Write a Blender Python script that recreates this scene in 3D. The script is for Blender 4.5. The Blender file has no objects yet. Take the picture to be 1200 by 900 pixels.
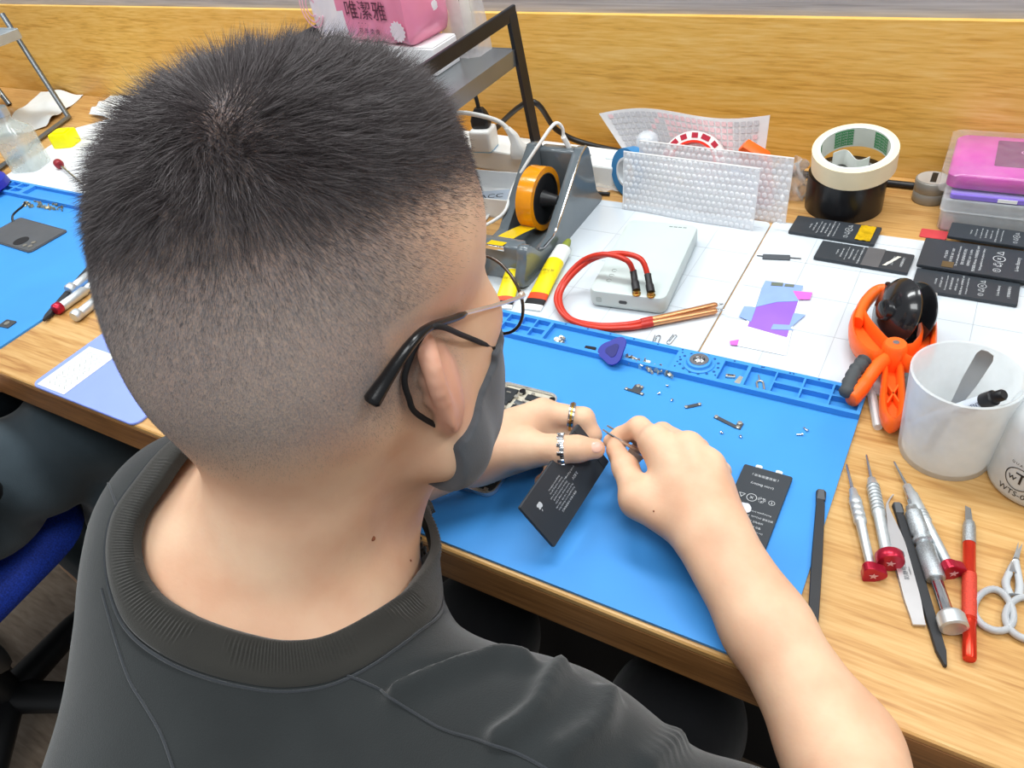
import bpy, bmesh, math, random
import numpy as np
from mathutils import Vector, Matrix, Euler, noise
from mathutils.bvhtree import BVHTree
random.seed(7); RNG = np.random.default_rng(7)
SC = bpy.context.scene
COL = SC.collection
PI = math.pi
# ------------------------------------------------------------------ camera frame
FPX = 905.0
_vx = np.array([-1130-600, -12-450, FPX]); _vy = np.array([1320-600, -460-450, FPX])
_X = -_vx/np.linalg.norm(_vx); _Y = _vy/np.linalg.norm(_vy)
_Z = np.cross(_X, _Y); _Z /= np.linalg.norm(_Z); _Y = np.cross(_Z, _X)
RC = np.array([_X, _Y, _Z])
CAM = np.array([0.0, 0.0, 1.30])
ZT = 0.75                                   # desk top
def raydir(px, py):
    return RC @ np.array([px-600.0, py-450.0, FPX])
def at(px, py, z=ZT):
    v = raydir(px, py); return Vector(CAM + v*(z-CAM[2])/v[2])
def aty(px, py, y):
    v = raydir(px, py); return Vector(CAM + v*(y-CAM[1])/v[1])
def dist(px, py, d):
    v = raydir(px, py); return Vector(CAM + v/np.linalg.norm(v)*d)
# ------------------------------------------------------------------ materials
def lin(c):
    if isinstance(c, str):
        c = c.lstrip('#'); c = [int(c[i:i+2], 16)/255 for i in (0, 2, 4)]
    return tuple(x/12.92 if x <= .04045 else ((x+.055)/1.055)**2.4 for x in c[:3]) + (1.0,)
_MC = {}
def mat(name, col, rough=.5, metal=0.0, spec=.5, var=.06, vscale=40, bump=0, bscale=300, trans=0.0, ior=1.45, alpha=1.0, coat=0.0, sss=0.0, emit=0.0):
    if name in _MC: return _MC[name]
    m = bpy.data.materials.new(name); m.use_nodes = True
    nt = m.node_tree; N = nt.nodes; Lk = nt.links
    b = N['Principled BSDF']
    tc = N.new('ShaderNodeTexCoord')
    nz = N.new('ShaderNodeTexNoise'); nz.inputs['Scale'].default_value = vscale; nz.inputs['Detail'].default_value = 3
    Lk.new(tc.outputs['Object'], nz.inputs['Vector'])
    c = lin(col)
    r = N.new('ShaderNodeValToRGB')
    r.color_ramp.elements[0].position = .3; r.color_ramp.elements[1].position = .7
    r.color_ramp.elements[0].color = tuple(x*(1-var) for x in c[:3])+(1,)
    r.color_ramp.elements[1].color = tuple(min(1, x*(1+var)) for x in c[:3])+(1,)
    Lk.new(nz.outputs['Fac'], r.inputs['Fac']); Lk.new(r.outputs['Color'], b.inputs['Base Color'])
    b.inputs['Roughness'].default_value = rough; b.inputs['Metallic'].default_value = metal
    b.inputs['Specular IOR Level'].default_value = spec; b.inputs['IOR'].default_value = ior
    b.inputs['Transmission Weight'].default_value = trans; b.inputs['Alpha'].default_value = alpha
    b.inputs['Coat Weight'].default_value = coat
    if sss:
        b.inputs['Subsurface Weight'].default_value = sss
        b.inputs['Subsurface Radius'].default_value = (.012, .005, .003); b.inputs['Subsurface Scale'].default_value = 1.0
    if emit:
        b.inputs['Emission Color'].default_value = c; b.inputs['Emission Strength'].default_value = emit
    if bump:
        n2 = N.new('ShaderNodeTexNoise'); n2.inputs['Scale'].default_value = bscale; n2.inputs['Detail'].default_value = 4
        Lk.new(tc.outputs['Object'], n2.inputs['Vector'])
        bp = N.new('ShaderNodeBump'); bp.inputs['Strength'].default_value = bump; bp.inputs['Distance'].default_value = .001
        Lk.new(n2.outputs['Fac'], bp.inputs['Height']); Lk.new(bp.outputs['Normal'], b.inputs['Normal'])
    _MC[name] = m
    return m
def wood(name, dark, mid, light, sx, sy, sz, rough=.42, scale=1.0, detail=6, coat=0.0):
    """laminate wood: stretched noise for the grain and finer streaks"""
    m = bpy.data.materials.new(name); m.use_nodes = True
    nt = m.node_tree; N = nt.nodes; Lk = nt.links; b = N['Principled BSDF']
    tc = N.new('ShaderNodeTexCoord')
    def ns(k, det, dist):
        mp = N.new('ShaderNodeMapping'); mp.inputs['Scale'].default_value = (sx*k, sy*k, sz*k)
        nz = N.new('ShaderNodeTexNoise'); nz.inputs['Scale'].default_value = scale
        nz.inputs['Detail'].default_value = det; nz.inputs['Distortion'].default_value = dist
        Lk.new(tc.outputs['Object'], mp.inputs['Vector']); Lk.new(mp.outputs['Vector'], nz.inputs['Vector']); return nz
    a = ns(1, detail, 1.2); f = ns(6.5, 4, .3)
    mx = N.new('ShaderNodeMix'); mx.data_type = 'FLOAT'; mx.inputs[0].default_value = .52
    Lk.new(a.outputs['Fac'], mx.inputs[2]); Lk.new(f.outputs['Fac'], mx.inputs[3])
    r = N.new('ShaderNodeValToRGB'); e = r.color_ramp.elements
    e[0].position = .34; e[0].color = lin(dark); e[1].position = .66; e[1].color = lin(light)
    k = r.color_ramp.elements.new(.48); k.color = lin(mid)
    Lk.new(mx.outputs[0], r.inputs['Fac']); Lk.new(r.outputs['Color'], b.inputs['Base Color'])
    b.inputs['Roughness'].default_value = rough; b.inputs['Coat Weight'].default_value = coat
    bp = N.new('ShaderNodeBump'); bp.inputs['Strength'].default_value = .08; bp.inputs['Distance'].default_value = .001
    Lk.new(f.outputs['Fac'], bp.inputs['Height']); Lk.new(bp.outputs['Normal'], b.inputs['Normal'])
    return m
def film(name, col, clear=.6, rough=.15, gloss=.25):
    """thin translucent plastic: partly see-through, partly diffuse, with a sheen"""
    m = bpy.data.materials.new(name); m.use_nodes = True
    nt = m.node_tree; N = nt.nodes; Lk = nt.links; b = N['Principled BSDF']
    b.inputs['Base Color'].default_value = lin(col); b.inputs['Roughness'].default_value = rough
    b.inputs['Specular IOR Level'].default_value = gloss*2
    tc = N.new('ShaderNodeTexCoord'); nz = N.new('ShaderNodeTexNoise'); nz.inputs['Scale'].default_value = 60
    Lk.new(tc.outputs['Object'], nz.inputs['Vector'])
    mr = N.new('ShaderNodeMapRange'); mr.inputs['To Min'].default_value = max(0, 1-clear-.08); mr.inputs['To Max'].default_value = min(1, 1-clear+.08)
    Lk.new(nz.outputs['Fac'], mr.inputs['Value']); Lk.new(mr.outputs['Result'], b.inputs['Alpha'])
    return m
# ------------------------------------------------------------------ mesh builder
class MB:
    def __init__(s):
        s.v = []; s.f = []; s.mi = []; s.sm = []; s.M = Matrix.Identity(4); s.i = 0
    def at(s, loc=(0, 0, 0), rot=(0, 0, 0), scl=None):
        s.M = Matrix.LocRotScale(Vector(loc), Euler(rot), Vector(scl) if scl else None); return s
    def mx(s, M): s.M = M; return s
    def axis(s, a, b):
        """local +z runs from a to b"""
        d = (Vector(b)-Vector(a)).normalized()
        s.M = Matrix.Translation(a) @ d.to_track_quat('Z', 'Y').to_matrix().to_4x4(); return s
    def add(s, vs, fs, smooth=True, mi=None):
        o = len(s.v); M = s.M
        s.v += [tuple(M @ Vector(p)) for p in vs]
        s.f += [tuple(o+k for k in f) for f in fs]
        s.mi += [s.i if mi is None else mi]*len(fs); s.sm += [smooth]*len(fs); return s
    def bm(s, bm, smooth=False, mi=None):
        bm.verts.index_update()
        s.add([v.co[:] for v in bm.verts], [[v.index for v in f.verts] for f in bm.faces], smooth, mi); bm.free(); return s
    def box(s, c, d, bev=0, seg=2, mi=None):
        bm = bmesh.new(); bmesh.ops.create_cube(bm, size=1)
        for v in bm.verts: v.co = Vector((v.co.x*d[0]+c[0], v.co.y*d[1]+c[1], v.co.z*d[2]+c[2]))
        if bev: bmesh.ops.bevel(bm, geom=bm.edges[:], offset=bev, segments=seg, profile=.5, affect='EDGES')
        return s.bm(bm, bool(bev) and seg > 1, mi)
    def loops(s, L, closed=True, cap=True, smooth=True, mi=None):
        n = len(L[0]); vs = [p for l in L for p in l]; fs = []
        for k in range(len(L)-1):
            for j in range(n if closed else n-1):
                a = k*n+j; b = k*n+(j+1) % n
                fs.append((a, b, b+n, a+n))
        if cap and closed:
            fs.append(tuple(range(n-1, -1, -1))); fs.append(tuple(range((len(L)-1)*n, len(L)*n)))
        return s.add(vs, fs, smooth, mi)
    def prism(s, pts, z0, z1, bev=0, smooth=False, mi=None):
        """outline (counter-clockwise) raised from z0 to z1 with a small edge bevel"""
        def off(d):
            n = len(pts); out = []
            for i in range(n):
                p0, p1, p2 = Vector(pts[i-1][:2]), Vector(pts[i][:2]), Vector(pts[(i+1) % n][:2])
                a = (p1-p0); b = (p2-p1)
                a = a.normalized() if a.length > 1e-9 else Vector((1, 0)); b = b.normalized() if b.length > 1e-9 else a
                na = Vector((-a.y, a.x)); nb = Vector((-b.y, b.x)); m = na+nb
                m = m/max(.35, m.length_squared)*2 if m.length > 1e-6 else na
                out.append(p1+m*d*.5*1.0)
            return out
        P = [Vector(p[:2]) for p in pts]
        if bev:
            q = off(bev); L = [[(p.x, p.y, z0) for p in q], [(p.x, p.y, z0+bev) for p in P], [(p.x, p.y, z1-bev) for p in P], [(p.x, p.y, z1) for p in q]]
        else: L = [[(p.x, p.y, z0) for p in P], [(p.x, p.y, z1) for p in P]]
        return s.loops(L, True, True, smooth, mi)
    def rrect(s, w, d, z0, z1, r, bev=0, seg=5, c=(0, 0), smooth=False, mi=None):
        return s.prism(rr(w, d, r, seg, c), z0, z1, bev, smooth, mi)
    def lathe(s, prof, n=24, mi=None, smooth=True, closed=False):
        """profile [(r, z)...] turned round local z"""
        L = [[(r*math.cos(2*PI*k/n), r*math.sin(2*PI*k/n), z) for k in range(n)] for r, z in prof]
        if closed: L = L+[L[0]]
        return s.loops(L, True, not closed, smooth, mi)
    def tube(s, P, r, n=8, closed=False, flat=1.0, smooth=True, mi=None, up=None):
        P = [Vector(p) for p in P]; m = len(P)
        R = r if isinstance(r, (list, tuple)) else [r]*m
        T = []
        for i in range(m):
            a = P[(i-1) % m] if (closed or i) else P[0]; b = P[(i+1) % m] if (closed or i < m-1) else P[-1]
            T.append((b-a).normalized())
        ref = Vector(up) if up else (Vector((0, 0, 1)) if abs(T[0].z) < .9 else Vector((1, 0, 0)))
        u = (ref-T[0]*ref.dot(T[0])).normalized(); L = []
        for i in range(m):
            if i: u = (u-T[i]*u.dot(T[i])).normalized()
            w = T[i].cross(u)
            L.append([tuple(P[i]+(w*math.cos(2*PI*k/n)+u*math.sin(2*PI*k/n)*flat)*R[i]) for k in range(n)])
        if closed: return s.loops(L+[L[0]], True, False, smooth, mi)
        return s.loops(L, True, True, smooth, mi)
    def sphere(s, c, r, n=12, m=8, mi=None, scl=(1, 1, 1)):
        L = []
        for j in range(m+1):
            t = PI*j/m; rr_ = max(1e-5, math.sin(t)); z = -math.cos(t)
            L.append([(c[0]+r*scl[0]*rr_*math.cos(2*PI*k/n), c[1]+r*scl[1]*rr_*math.sin(2*PI*k/n), c[2]+r*scl[2]*z) for k in range(n)])
        return s.loops(L, True, False, True, mi)
    def grid(s, fn, nu, nv, thick=0.0, mi=None, smooth=True):
        """sheet fn(u,v) with thickness (two skins and a rim)"""
        P = [[Vector(fn(i/(nu), j/(nv))) for i in range(nu+1)] for j in range(nv+1)]
        def nrm(i, j):
            a = P[j][min(nu, i+1)]-P[j][max(0, i-1)]; b = P[min(nv, j+1)][i]-P[max(0, j-1)][i]
            c = a.cross(b); return c.normalized() if c.length > 1e-12 else Vector((0, 0, 1))
        W = nu+1; top = [tuple(P[j][i]) for j in range(nv+1) for i in range(W)]
        F = [(j*W+i, j*W+i+1, (j+1)*W+i+1, (j+1)*W+i) for j in range(nv) for i in range(nu)]
        if thick:
            bot = [tuple(P[j][i]-nrm(i, j)*thick) for j in range(nv+1) for i in range(W)]
            o = len(top); F2 = [tuple(o+k for k in reversed(f)) for f in F]
            ring = [i for i in range(W)]+[j*W+nu for j in range(1, nv+1)]+[nv*W+i for i in range(nu-1, -1, -1)]+[j*W for j in range(nv-1, 0, -1)]
            F3 = [(ring[(k+1) % len(ring)], ring[k], o+ring[k], o+ring[(k+1) % len(ring)]) for k in range(len(ring))]
            return s.add(top+bot, F+F2+F3, smooth, mi)
        return s.add(top, F, smooth, mi)
    def text(s, t, size, c=(0, 0, 0), rotz=0, mi=1, ax='CENTER', sx=1.0, ext=0.0):
        vs, fs = text_mesh(t, ax)
        ca, sa = math.cos(rotz), math.sin(rotz)
        out = [(c[0]+(x*sx*ca-y*sa)*size, c[1]+(x*sx*sa+y*ca)*size, c[2]) for x, y, z in vs]
        return s.add(out, fs, False, mi)
    def build(s, name, mats, parent=None, kind=None, label=None):
        me = bpy.data.meshes.new(name); me.from_pydata(s.v, [], s.f)
        for m in (mats if isinstance(mats, (list, tuple)) else [mats]): me.materials.append(m)
        me.polygons.foreach_set('material_index', s.mi); me.polygons.foreach_set('use_smooth', s.sm); me.update()
        o = bpy.data.objects.new(name, me); COL.objects.link(o)
        if parent is not None: o.parent = parent
        if kind: o['kind'] = kind
        if label: o['label'] = label
        if any(s.sm):
            try: me.set_sharp_from_angle(angle=math.radians(48))
            except Exception: pass
        return o
_TC = {}
def text_mesh(t, ax='CENTER'):
    k = (t, ax)
    if k in _TC: return _TC[k]
    cu = bpy.data.curves.new('writing', 'FONT'); cu.body = t; cu.align_x = ax; cu.align_y = 'CENTER'; cu.size = 1; cu.resolution_u = 2
    o = bpy.data.objects.new('writing', cu); COL.objects.link(o)
    dg = bpy.context.evaluated_depsgraph_get(); me = bpy.data.meshes.new_from_object(o.evaluated_get(dg))
    vs = [v.co[:] for v in me.vertices]; fs = [tuple(p.vertices) for p in me.polygons]
    bpy.data.objects.remove(o); bpy.data.curves.remove(cu); bpy.data.meshes.remove(me)
    _TC[k] = (vs, fs); return _TC[k]
def rr(w, d, r, seg=5, c=(0, 0)):
    out = []
    for qx, qy, a0 in ((1, -1, -PI/2), (1, 1, 0), (-1, 1, PI/2), (-1, -1, PI)):
        for k in range(seg+1):
            a = a0+PI/2*k/seg
            out.append((c[0]+qx*(w/2-r)+r*math.cos(a), c[1]+qy*(d/2-r)+r*math.sin(a)))
    return out
def spline(P, n=8, closed=False):
    """Catmull-Rom through the points"""
    P = [Vector(p) for p in P]; m = len(P); out = []
    for i in range(m if closed else m-1):
        if closed: p0, p1, p2, p3 = P[i-1], P[i], P[(i+1) % m], P[(i+2) % m]
        else: p0, p1, p2, p3 = P[max(0, i-1)], P[i], P[i+1], P[min(m-1, i+2)]
        for k in range(n):
            t = k/n
            out.append(.5*((2*p1)+(p2-p0)*t+(2*p0-5*p1+4*p2-p3)*t*t+(3*p1-p0-3*p2+p3)*t**3))
    if not closed: out.append(P[-1])
    return out
def thing(name, label, cat, loc=(0, 0, 0), rotz=0.0, group=None, rot=None):
    o = bpy.data.objects.new(name, None); COL.objects.link(o); o.empty_display_size = .02
    o.location = loc; o.rotation_euler = rot if rot else (0, 0, rotz)
    return tag(o, label, cat, group)
def tag(o, label, cat, group=None):
    o['label'] = label; o['category'] = cat
    if group: o['group'] = group
    return o
def along(a, b, z=ZT):
    """base point, heading and length of something lying from pixel a to pixel b"""
    A = at(a[0], a[1], z); B = at(b[0], b[1], z); d = B-A
    return A, math.atan2(d.y, d.x), d.length
def copy_thing(root, loc, rotz, label, group=None):
    r = root.copy(); COL.objects.link(r); r.location = loc; r.rotation_euler = (0, 0, rotz); r['label'] = label
    if group: r['group'] = group
    for ch in list(root.children):
        c = ch.copy(); COL.objects.link(c); c.parent = r
        for g in list(ch.children):
            d = g.copy(); COL.objects.link(d); d.parent = c
    return r
# ------------------------------------------------------------------ smooth solids for the figures
class SDF:
    """smoothly blended tapered limbs and ellipsoids, meshed with surface nets"""
    def __init__(s): s.P = []
    def cone(s, a, b, ra, rb, k=.012): s.P.append(('c', np.array(a, float), np.array(b, float), ra, rb, k)); return s
    def chain(s, pts, rs, k=.008):
        for i in range(len(pts)-1): s.cone(pts[i], pts[i+1], rs[i], rs[i+1], k)
        return s
    def ell(s, c, ax, M=None, k=.02, sub=False):
        s.P.append(('s' if sub else 'e', np.array(c, float), np.array(ax, float), np.eye(3) if M is None else np.array(M), 0, k)); return s
    def shell(s, fn, lo, hi): s.P.append(('f', fn, np.array(lo, float), np.array(hi, float), 0, 0)); return s
    def bbox(s, p):
        if p[0] == 'c': r = max(p[3], p[4]); return np.minimum(p[1], p[2])-r, np.maximum(p[1], p[2])+r
        if p[0] == 'f': return p[2], p[3]
        e = np.sqrt(((p[3]*p[2][None, :])**2).sum(1)); return p[1]-e, p[1]+e
    def val(s, X, off=0.0, lo=None, hi=None):
        d = np.full(X.shape[:-1], 9.0, np.float32)
        for p in s.P:
            k = p[5]
            if lo is not None:
                b0, b1 = s.bbox(p); m = abs(off)+k*1.5+.012
                if np.any(b1+m < lo) or np.any(b0-m > hi): continue
            if p[0] == 'c':
                ab = p[2]-p[1]; q = X-p[1]
                t = np.clip((q@ab)/max(1e-12, ab@ab), 0, 1)
                e = np.sqrt(((q-t[..., None]*ab)**2).sum(-1))-(p[3]+(p[4]-p[3])*t)
            elif p[0] == 'f':
                d = p[1](X, d); continue
            else:
                q = (X-p[1])@p[3]; k0 = np.sqrt(((q/p[2])**2).sum(-1)); k1 = np.sqrt(((q/p[2]**2)**2).sum(-1))
                e = k0*(k0-1)/np.maximum(k1, 1e-6)
            if p[0] == 's':
                h = np.clip(.5-.5*(d+e)/k, 0, 1); d = d*(1-h)-e*h+k*h*(1-h)
            else:
                h = np.clip(.5+.5*(d-e)/k, 0, 1); d = d*h+e*(1-h)-k*h*(1-h) if False else d*(1-h)+e*h-k*h*(1-h)
        return d-off
    def mesh(s, h=.002, off=0.0, post=None, chunk=48, lo=None, hi=None):
        bl = [s.bbox(p) for p in s.P if p[0] in 'ce']
        LO = np.min([b[0] for b in bl], 0)-abs(off)-.02; HI = np.max([b[1] for b in bl], 0)+abs(off)+.02
        if lo is not None: LO = np.maximum(LO, lo)
        if hi is not None: HI = np.minimum(HI, hi)
        D = (np.ceil((HI-LO)/h)).astype(int)+2
        cid = []; cpos = []; quads = []
        def gid(i, j, k): return (i*(D[1]+2)+j)*(D[2]+2)+k
        for a in range(0, D[0], chunk):
            for b in range(0, D[1], chunk):
                for c in range(0, D[2], chunk):
                    n = np.minimum(chunk, D-np.array([a, b, c]))+2     # samples -1.. for owned cells
                    lo_ = LO+h*np.array([a-1, b-1, c-1]); hi_ = lo_+h*(n-1)
                    # coarse reject
                    cc = (lo_+hi_)/2
                    dv = s.val(cc[None, :].astype(np.float32), off, lo_-.0, hi_+.0)
                    if dv[0] > np.linalg.norm(hi_-lo_)*.5+.035: continue
                    g = np.stack(np.meshgrid(*[lo_[q]+h*np.arange(n[q]) for q in range(3)], indexing='ij'), -1).astype(np.float32)
                    F = s.val(g, off, lo_, hi_)
                    if post is not None: F = post(g, F)
                    I = F < 0
                    if I.all() or not I.any(): continue
                    # cells: all with corner samples in this block
                    S = sum(I[x:n[0]-1+x, y:n[1]-1+y, z:n[2]-1+z].astype(np.int8) for x in (0, 1) for y in (0, 1) for z in (0, 1))
                    act = np.argwhere((S > 0) & (S < 8))
                    if not len(act): continue
                    acc = np.zeros((len(act), 3)); cnt = np.zeros(len(act))
                    ax_, ay_, az_ = act.T
                    cor = [(x, y, z) for x in (0, 1) for y in (0, 1) for z in (0, 1)]
                    for p in cor:
                        for q in range(3):
                            if p[q]: continue
                            p2 = list(p); p2[q] = 1
                            f0 = F[ax_+p[0], ay_+p[1], az_+p[2]]; f1 = F[ax_+p2[0], ay_+p2[1], az_+p2[2]]
                            ok = (f0 < 0) != (f1 < 0)
                            t = np.where(ok, f0/np.where(ok, f0-f1, 1), 0)
                            pos = np.array(p, float)[None, :].repeat(len(act), 0); pos[:, q] += t
                            acc += pos*ok[:, None]; cnt += ok
                    pos = lo_+h*(act+acc/cnt[:, None])
                    gi = act+np.array([a-1, b-1, c-1])+1
                    cid.append(gid(gi[:, 0], gi[:, 1], gi[:, 2])); cpos.append(pos)
                    # edges owned by this chunk: sample index >=1 on the two other axes and own start in [1, n-2]
                    for q in range(3):
                        u, v = (q+1) % 3, (q+2) % 3
                        sl0 = [slice(1, n[w]-1) for w in range(3)]; sl1 = list(sl0); sl1[q] = slice(2, n[q])
                        A = I[tuple(sl0)]; B = I[tuple(sl1)]
                        E = np.argwhere(A != B)
                        if not len(E): continue
                        inside = A[tuple(E.T)]
                        base = E+1+np.array([a-1, b-1, c-1])+1
                        du = np.zeros(3, int); du[u] = 1; dv_ = np.zeros(3, int); dv_[v] = 1
                        qs = [base-du-dv_, base-dv_, base, base-du]
                        Q = np.stack([gid(z[:, 0], z[:, 1], z[:, 2]) for z in qs], 1)
                        Q[~inside] = Q[~inside][:, ::-1]
                        quads.append(Q)
        cid = np.concatenate(cid); cpos = np.concatenate(cpos); quads = np.concatenate(quads)
        u, ix = np.unique(cid, return_index=True); V = cpos[ix]
        Fq = np.searchsorted(u, quads); Fq = np.clip(Fq, 0, len(u)-1)
        good = (u[Fq] == quads).all(1)
        return V, Fq[good]
def mesh_np(name, V, F, mats, parent=None, label=None, smooth=True):
    V = np.asarray(V, np.float32); F = np.asarray(F, np.int32); k = F.shape[1]
    me = bpy.data.meshes.new(name)
    me.vertices.add(len(V)); me.vertices.foreach_set('co', V.ravel())
    me.loops.add(F.size); me.loops.foreach_set('vertex_index', F.ravel())
    me.polygons.add(len(F)); me.polygons.foreach_set('loop_start', np.arange(0, F.size, k, dtype=np.int32))
    me.polygons.foreach_set('use_smooth', np.full(len(F), smooth))
    me.update(calc_edges=True); me.validate()
    for m in (mats if isinstance(mats, (list, tuple)) else [mats]): me.materials.append(m)
    o = bpy.data.objects.new(name, me); COL.objects.link(o)
    if parent is not None: o.parent = parent
    if label: o['label'] = label
    return o
# ================================================================== camera, light, room
cd = bpy.data.cameras.new('camera'); cam = bpy.data.objects.new('camera', cd); COL.objects.link(cam)
cd.sensor_fit = 'HORIZONTAL'; cd.sensor_width = 36; cd.lens = FPX/1200*36; cd.clip_start = .02; cd.clip_end = 60
_m = Matrix(((RC[0, 0], -RC[0, 1], -RC[0, 2]), (RC[1, 0], -RC[1, 1], -RC[1, 2]), (RC[2, 0], -RC[2, 1], -RC[2, 2])))
cam.matrix_world = Matrix.Translation(CAM) @ _m.to_4x4()
SC.camera = cam
vs = SC.view_settings; vs.view_transform = 'Standard'; vs.look = 'None'; vs.exposure = -0.27; vs.gamma = 1.0
try: vs.use_curve_mapping = False
except Exception: pass
w = bpy.data.worlds.new('room_light'); SC.world = w; w.use_nodes = True
bg = w.node_tree.nodes['Background']; bg.inputs['Color'].default_value = (.93, .97, 1.0, 1); bg.inputs['Strength'].default_value = .40
def lamp(name, loc, sx, sy, power, col=(1, 1, 1), rot=(0, 0, 0)):
    l = bpy.data.lights.new(name, 'AREA'); l.shape = 'RECTANGLE'; l.size = sx; l.size_y = sy; l.energy = power; l.color = col
    o = bpy.data.objects.new(name, l); COL.objects.link(o); o.location = loc; o.rotation_euler = rot; return o
lamp('ceiling_lamp', (-.35, .95, 2.65), 1.2, .40, 30, (.97, 1, 1))
lamp('ceiling_lamp', (-1.9, .9, 2.65), 1.2, .30, 28, (.97, 1, 1))
lamp('ceiling_lamp', (.2, -.35, 2.65), 1.2, .6, 25, (.97, 1, 1))
lamp('ceiling_lamp', (-1.7, -.45, 2.65), 1.2, .6, 25, (.97, 1, 1))
lamp('ceiling_lamp', (-.8, 3.1, 2.65), 2.6, .26, 34, (.97, 1, 1))
lamp('ceiling_lamp', (1.3, .7, 2.65), .30, 1.2, 22, (.97, 1, 1))

WALLY = 1.10
M_desk = wood('desk_laminate', '#a87640', '#c39558', '#d5ad73', 3.0, 46, 46, .36)
M_edge_shade = wood('desk_edge_shade_tint', '#6f4a26', '#8c6033', '#a37443', 3, 40, 60, .45)  # wood tones darkened to paint the shade on the front edge
M_wall = wood('wood_wall_panel', '#c9963f', '#e6b558', '#f0c878', 3.2, 40, 40, .42)
M_grey = wood('grey_streaked_board', '#8b898c', '#a3a1a5', '#b7b6ba', 1.5, 30, 60, .5)
M_floor = wood('floor_planks', '#6f5f50', '#8d7b69', '#a39280', 3, 16, 16, .55)

zt = aty(600, 16, WALLY).z
mb = MB(); mb.box((-1.2, WALLY+.02, zt/2), (6.4, .04, zt), 0)
o = mb.build('wall_back', M_wall); o['kind'] = 'structure'
mb = MB(); mb.box((-1.2, WALLY+.035, zt+.35), (6.4, .05, .70), 0)
o = mb.build('trim_1', M_grey); o['kind'] = 'structure'
mb = MB(); mb.box((-1.2, -.6, -.02), (6.4, 3.6, .04), 0)
o = mb.build('floor', M_floor); o['kind'] = 'structure'

FE = .305                                  # y of the desk's front edge
d = thing('desk', 'long wooden workbench with pale oak laminate top along the wall', 'desk', (-1.0, .7, 0))
mb = MB(); mb.box((0, (FE+WALLY)/2-.7, ZT-.004), (4.6, WALLY-FE-.002, .008), .0015, 1); mb.build('desk_top', M_desk, d)
mb = MB(); mb.box((0, FE+.011-.7, ZT-.029), (4.6, .020, .0418), .001, 1); mb.build('front_edge', M_edge_shade, d, label='front edge of the desk, wood colour darkened for shade')
mb = MB(); mb.box((0, (FE+.022+WALLY)/2-.7, ZT-.029), (4.58, WALLY-FE-.030, .0415), 0); mb.build('under_board', mat('dark_underside', '#2a211a', .7), d)
M_post = mat('grey_painted_steel', '#8d9094', .5, .2)
for lx in (-2.2, -.95, 2.1):
    mb = MB(); mb.box((lx, .34, .352), (.05, .05, .70), .004); mb.box((lx, .34, .008), (.07, .07, .016), .003); mb.build('desk_leg', M_post, d)
lp = aty(608, 768, .50)
mb = MB(); mb.box((lp.x+1.0, .50-.7, lp.z/2+.006), (.020, .03, lp.z+.012), .003); mb.box((lp.x+1.0, .50-.7, .008), (.05, .05, .016), .003); lg_ = mb.build('desk_leg', M_post, d)
mb = MB(); mb.box((lp.x+1.0, .50-.7, (lp.z+.712)/2), (.016, .026, .700-lp.z), .002); mb.build('leg_sleeve', mat('black_panel', '#131315', .7), lg_)
mb = MB(); mb.box((.0, -.13, .36), (4.4, .014, .68), .002); mb.build('added_dark_panel', mat('black_panel', '#131315', .7), d)  # black panel added to darken the space under the desk
HN_TOP = 46000; HN_SIDE = 110000
VOX = .0021
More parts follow.
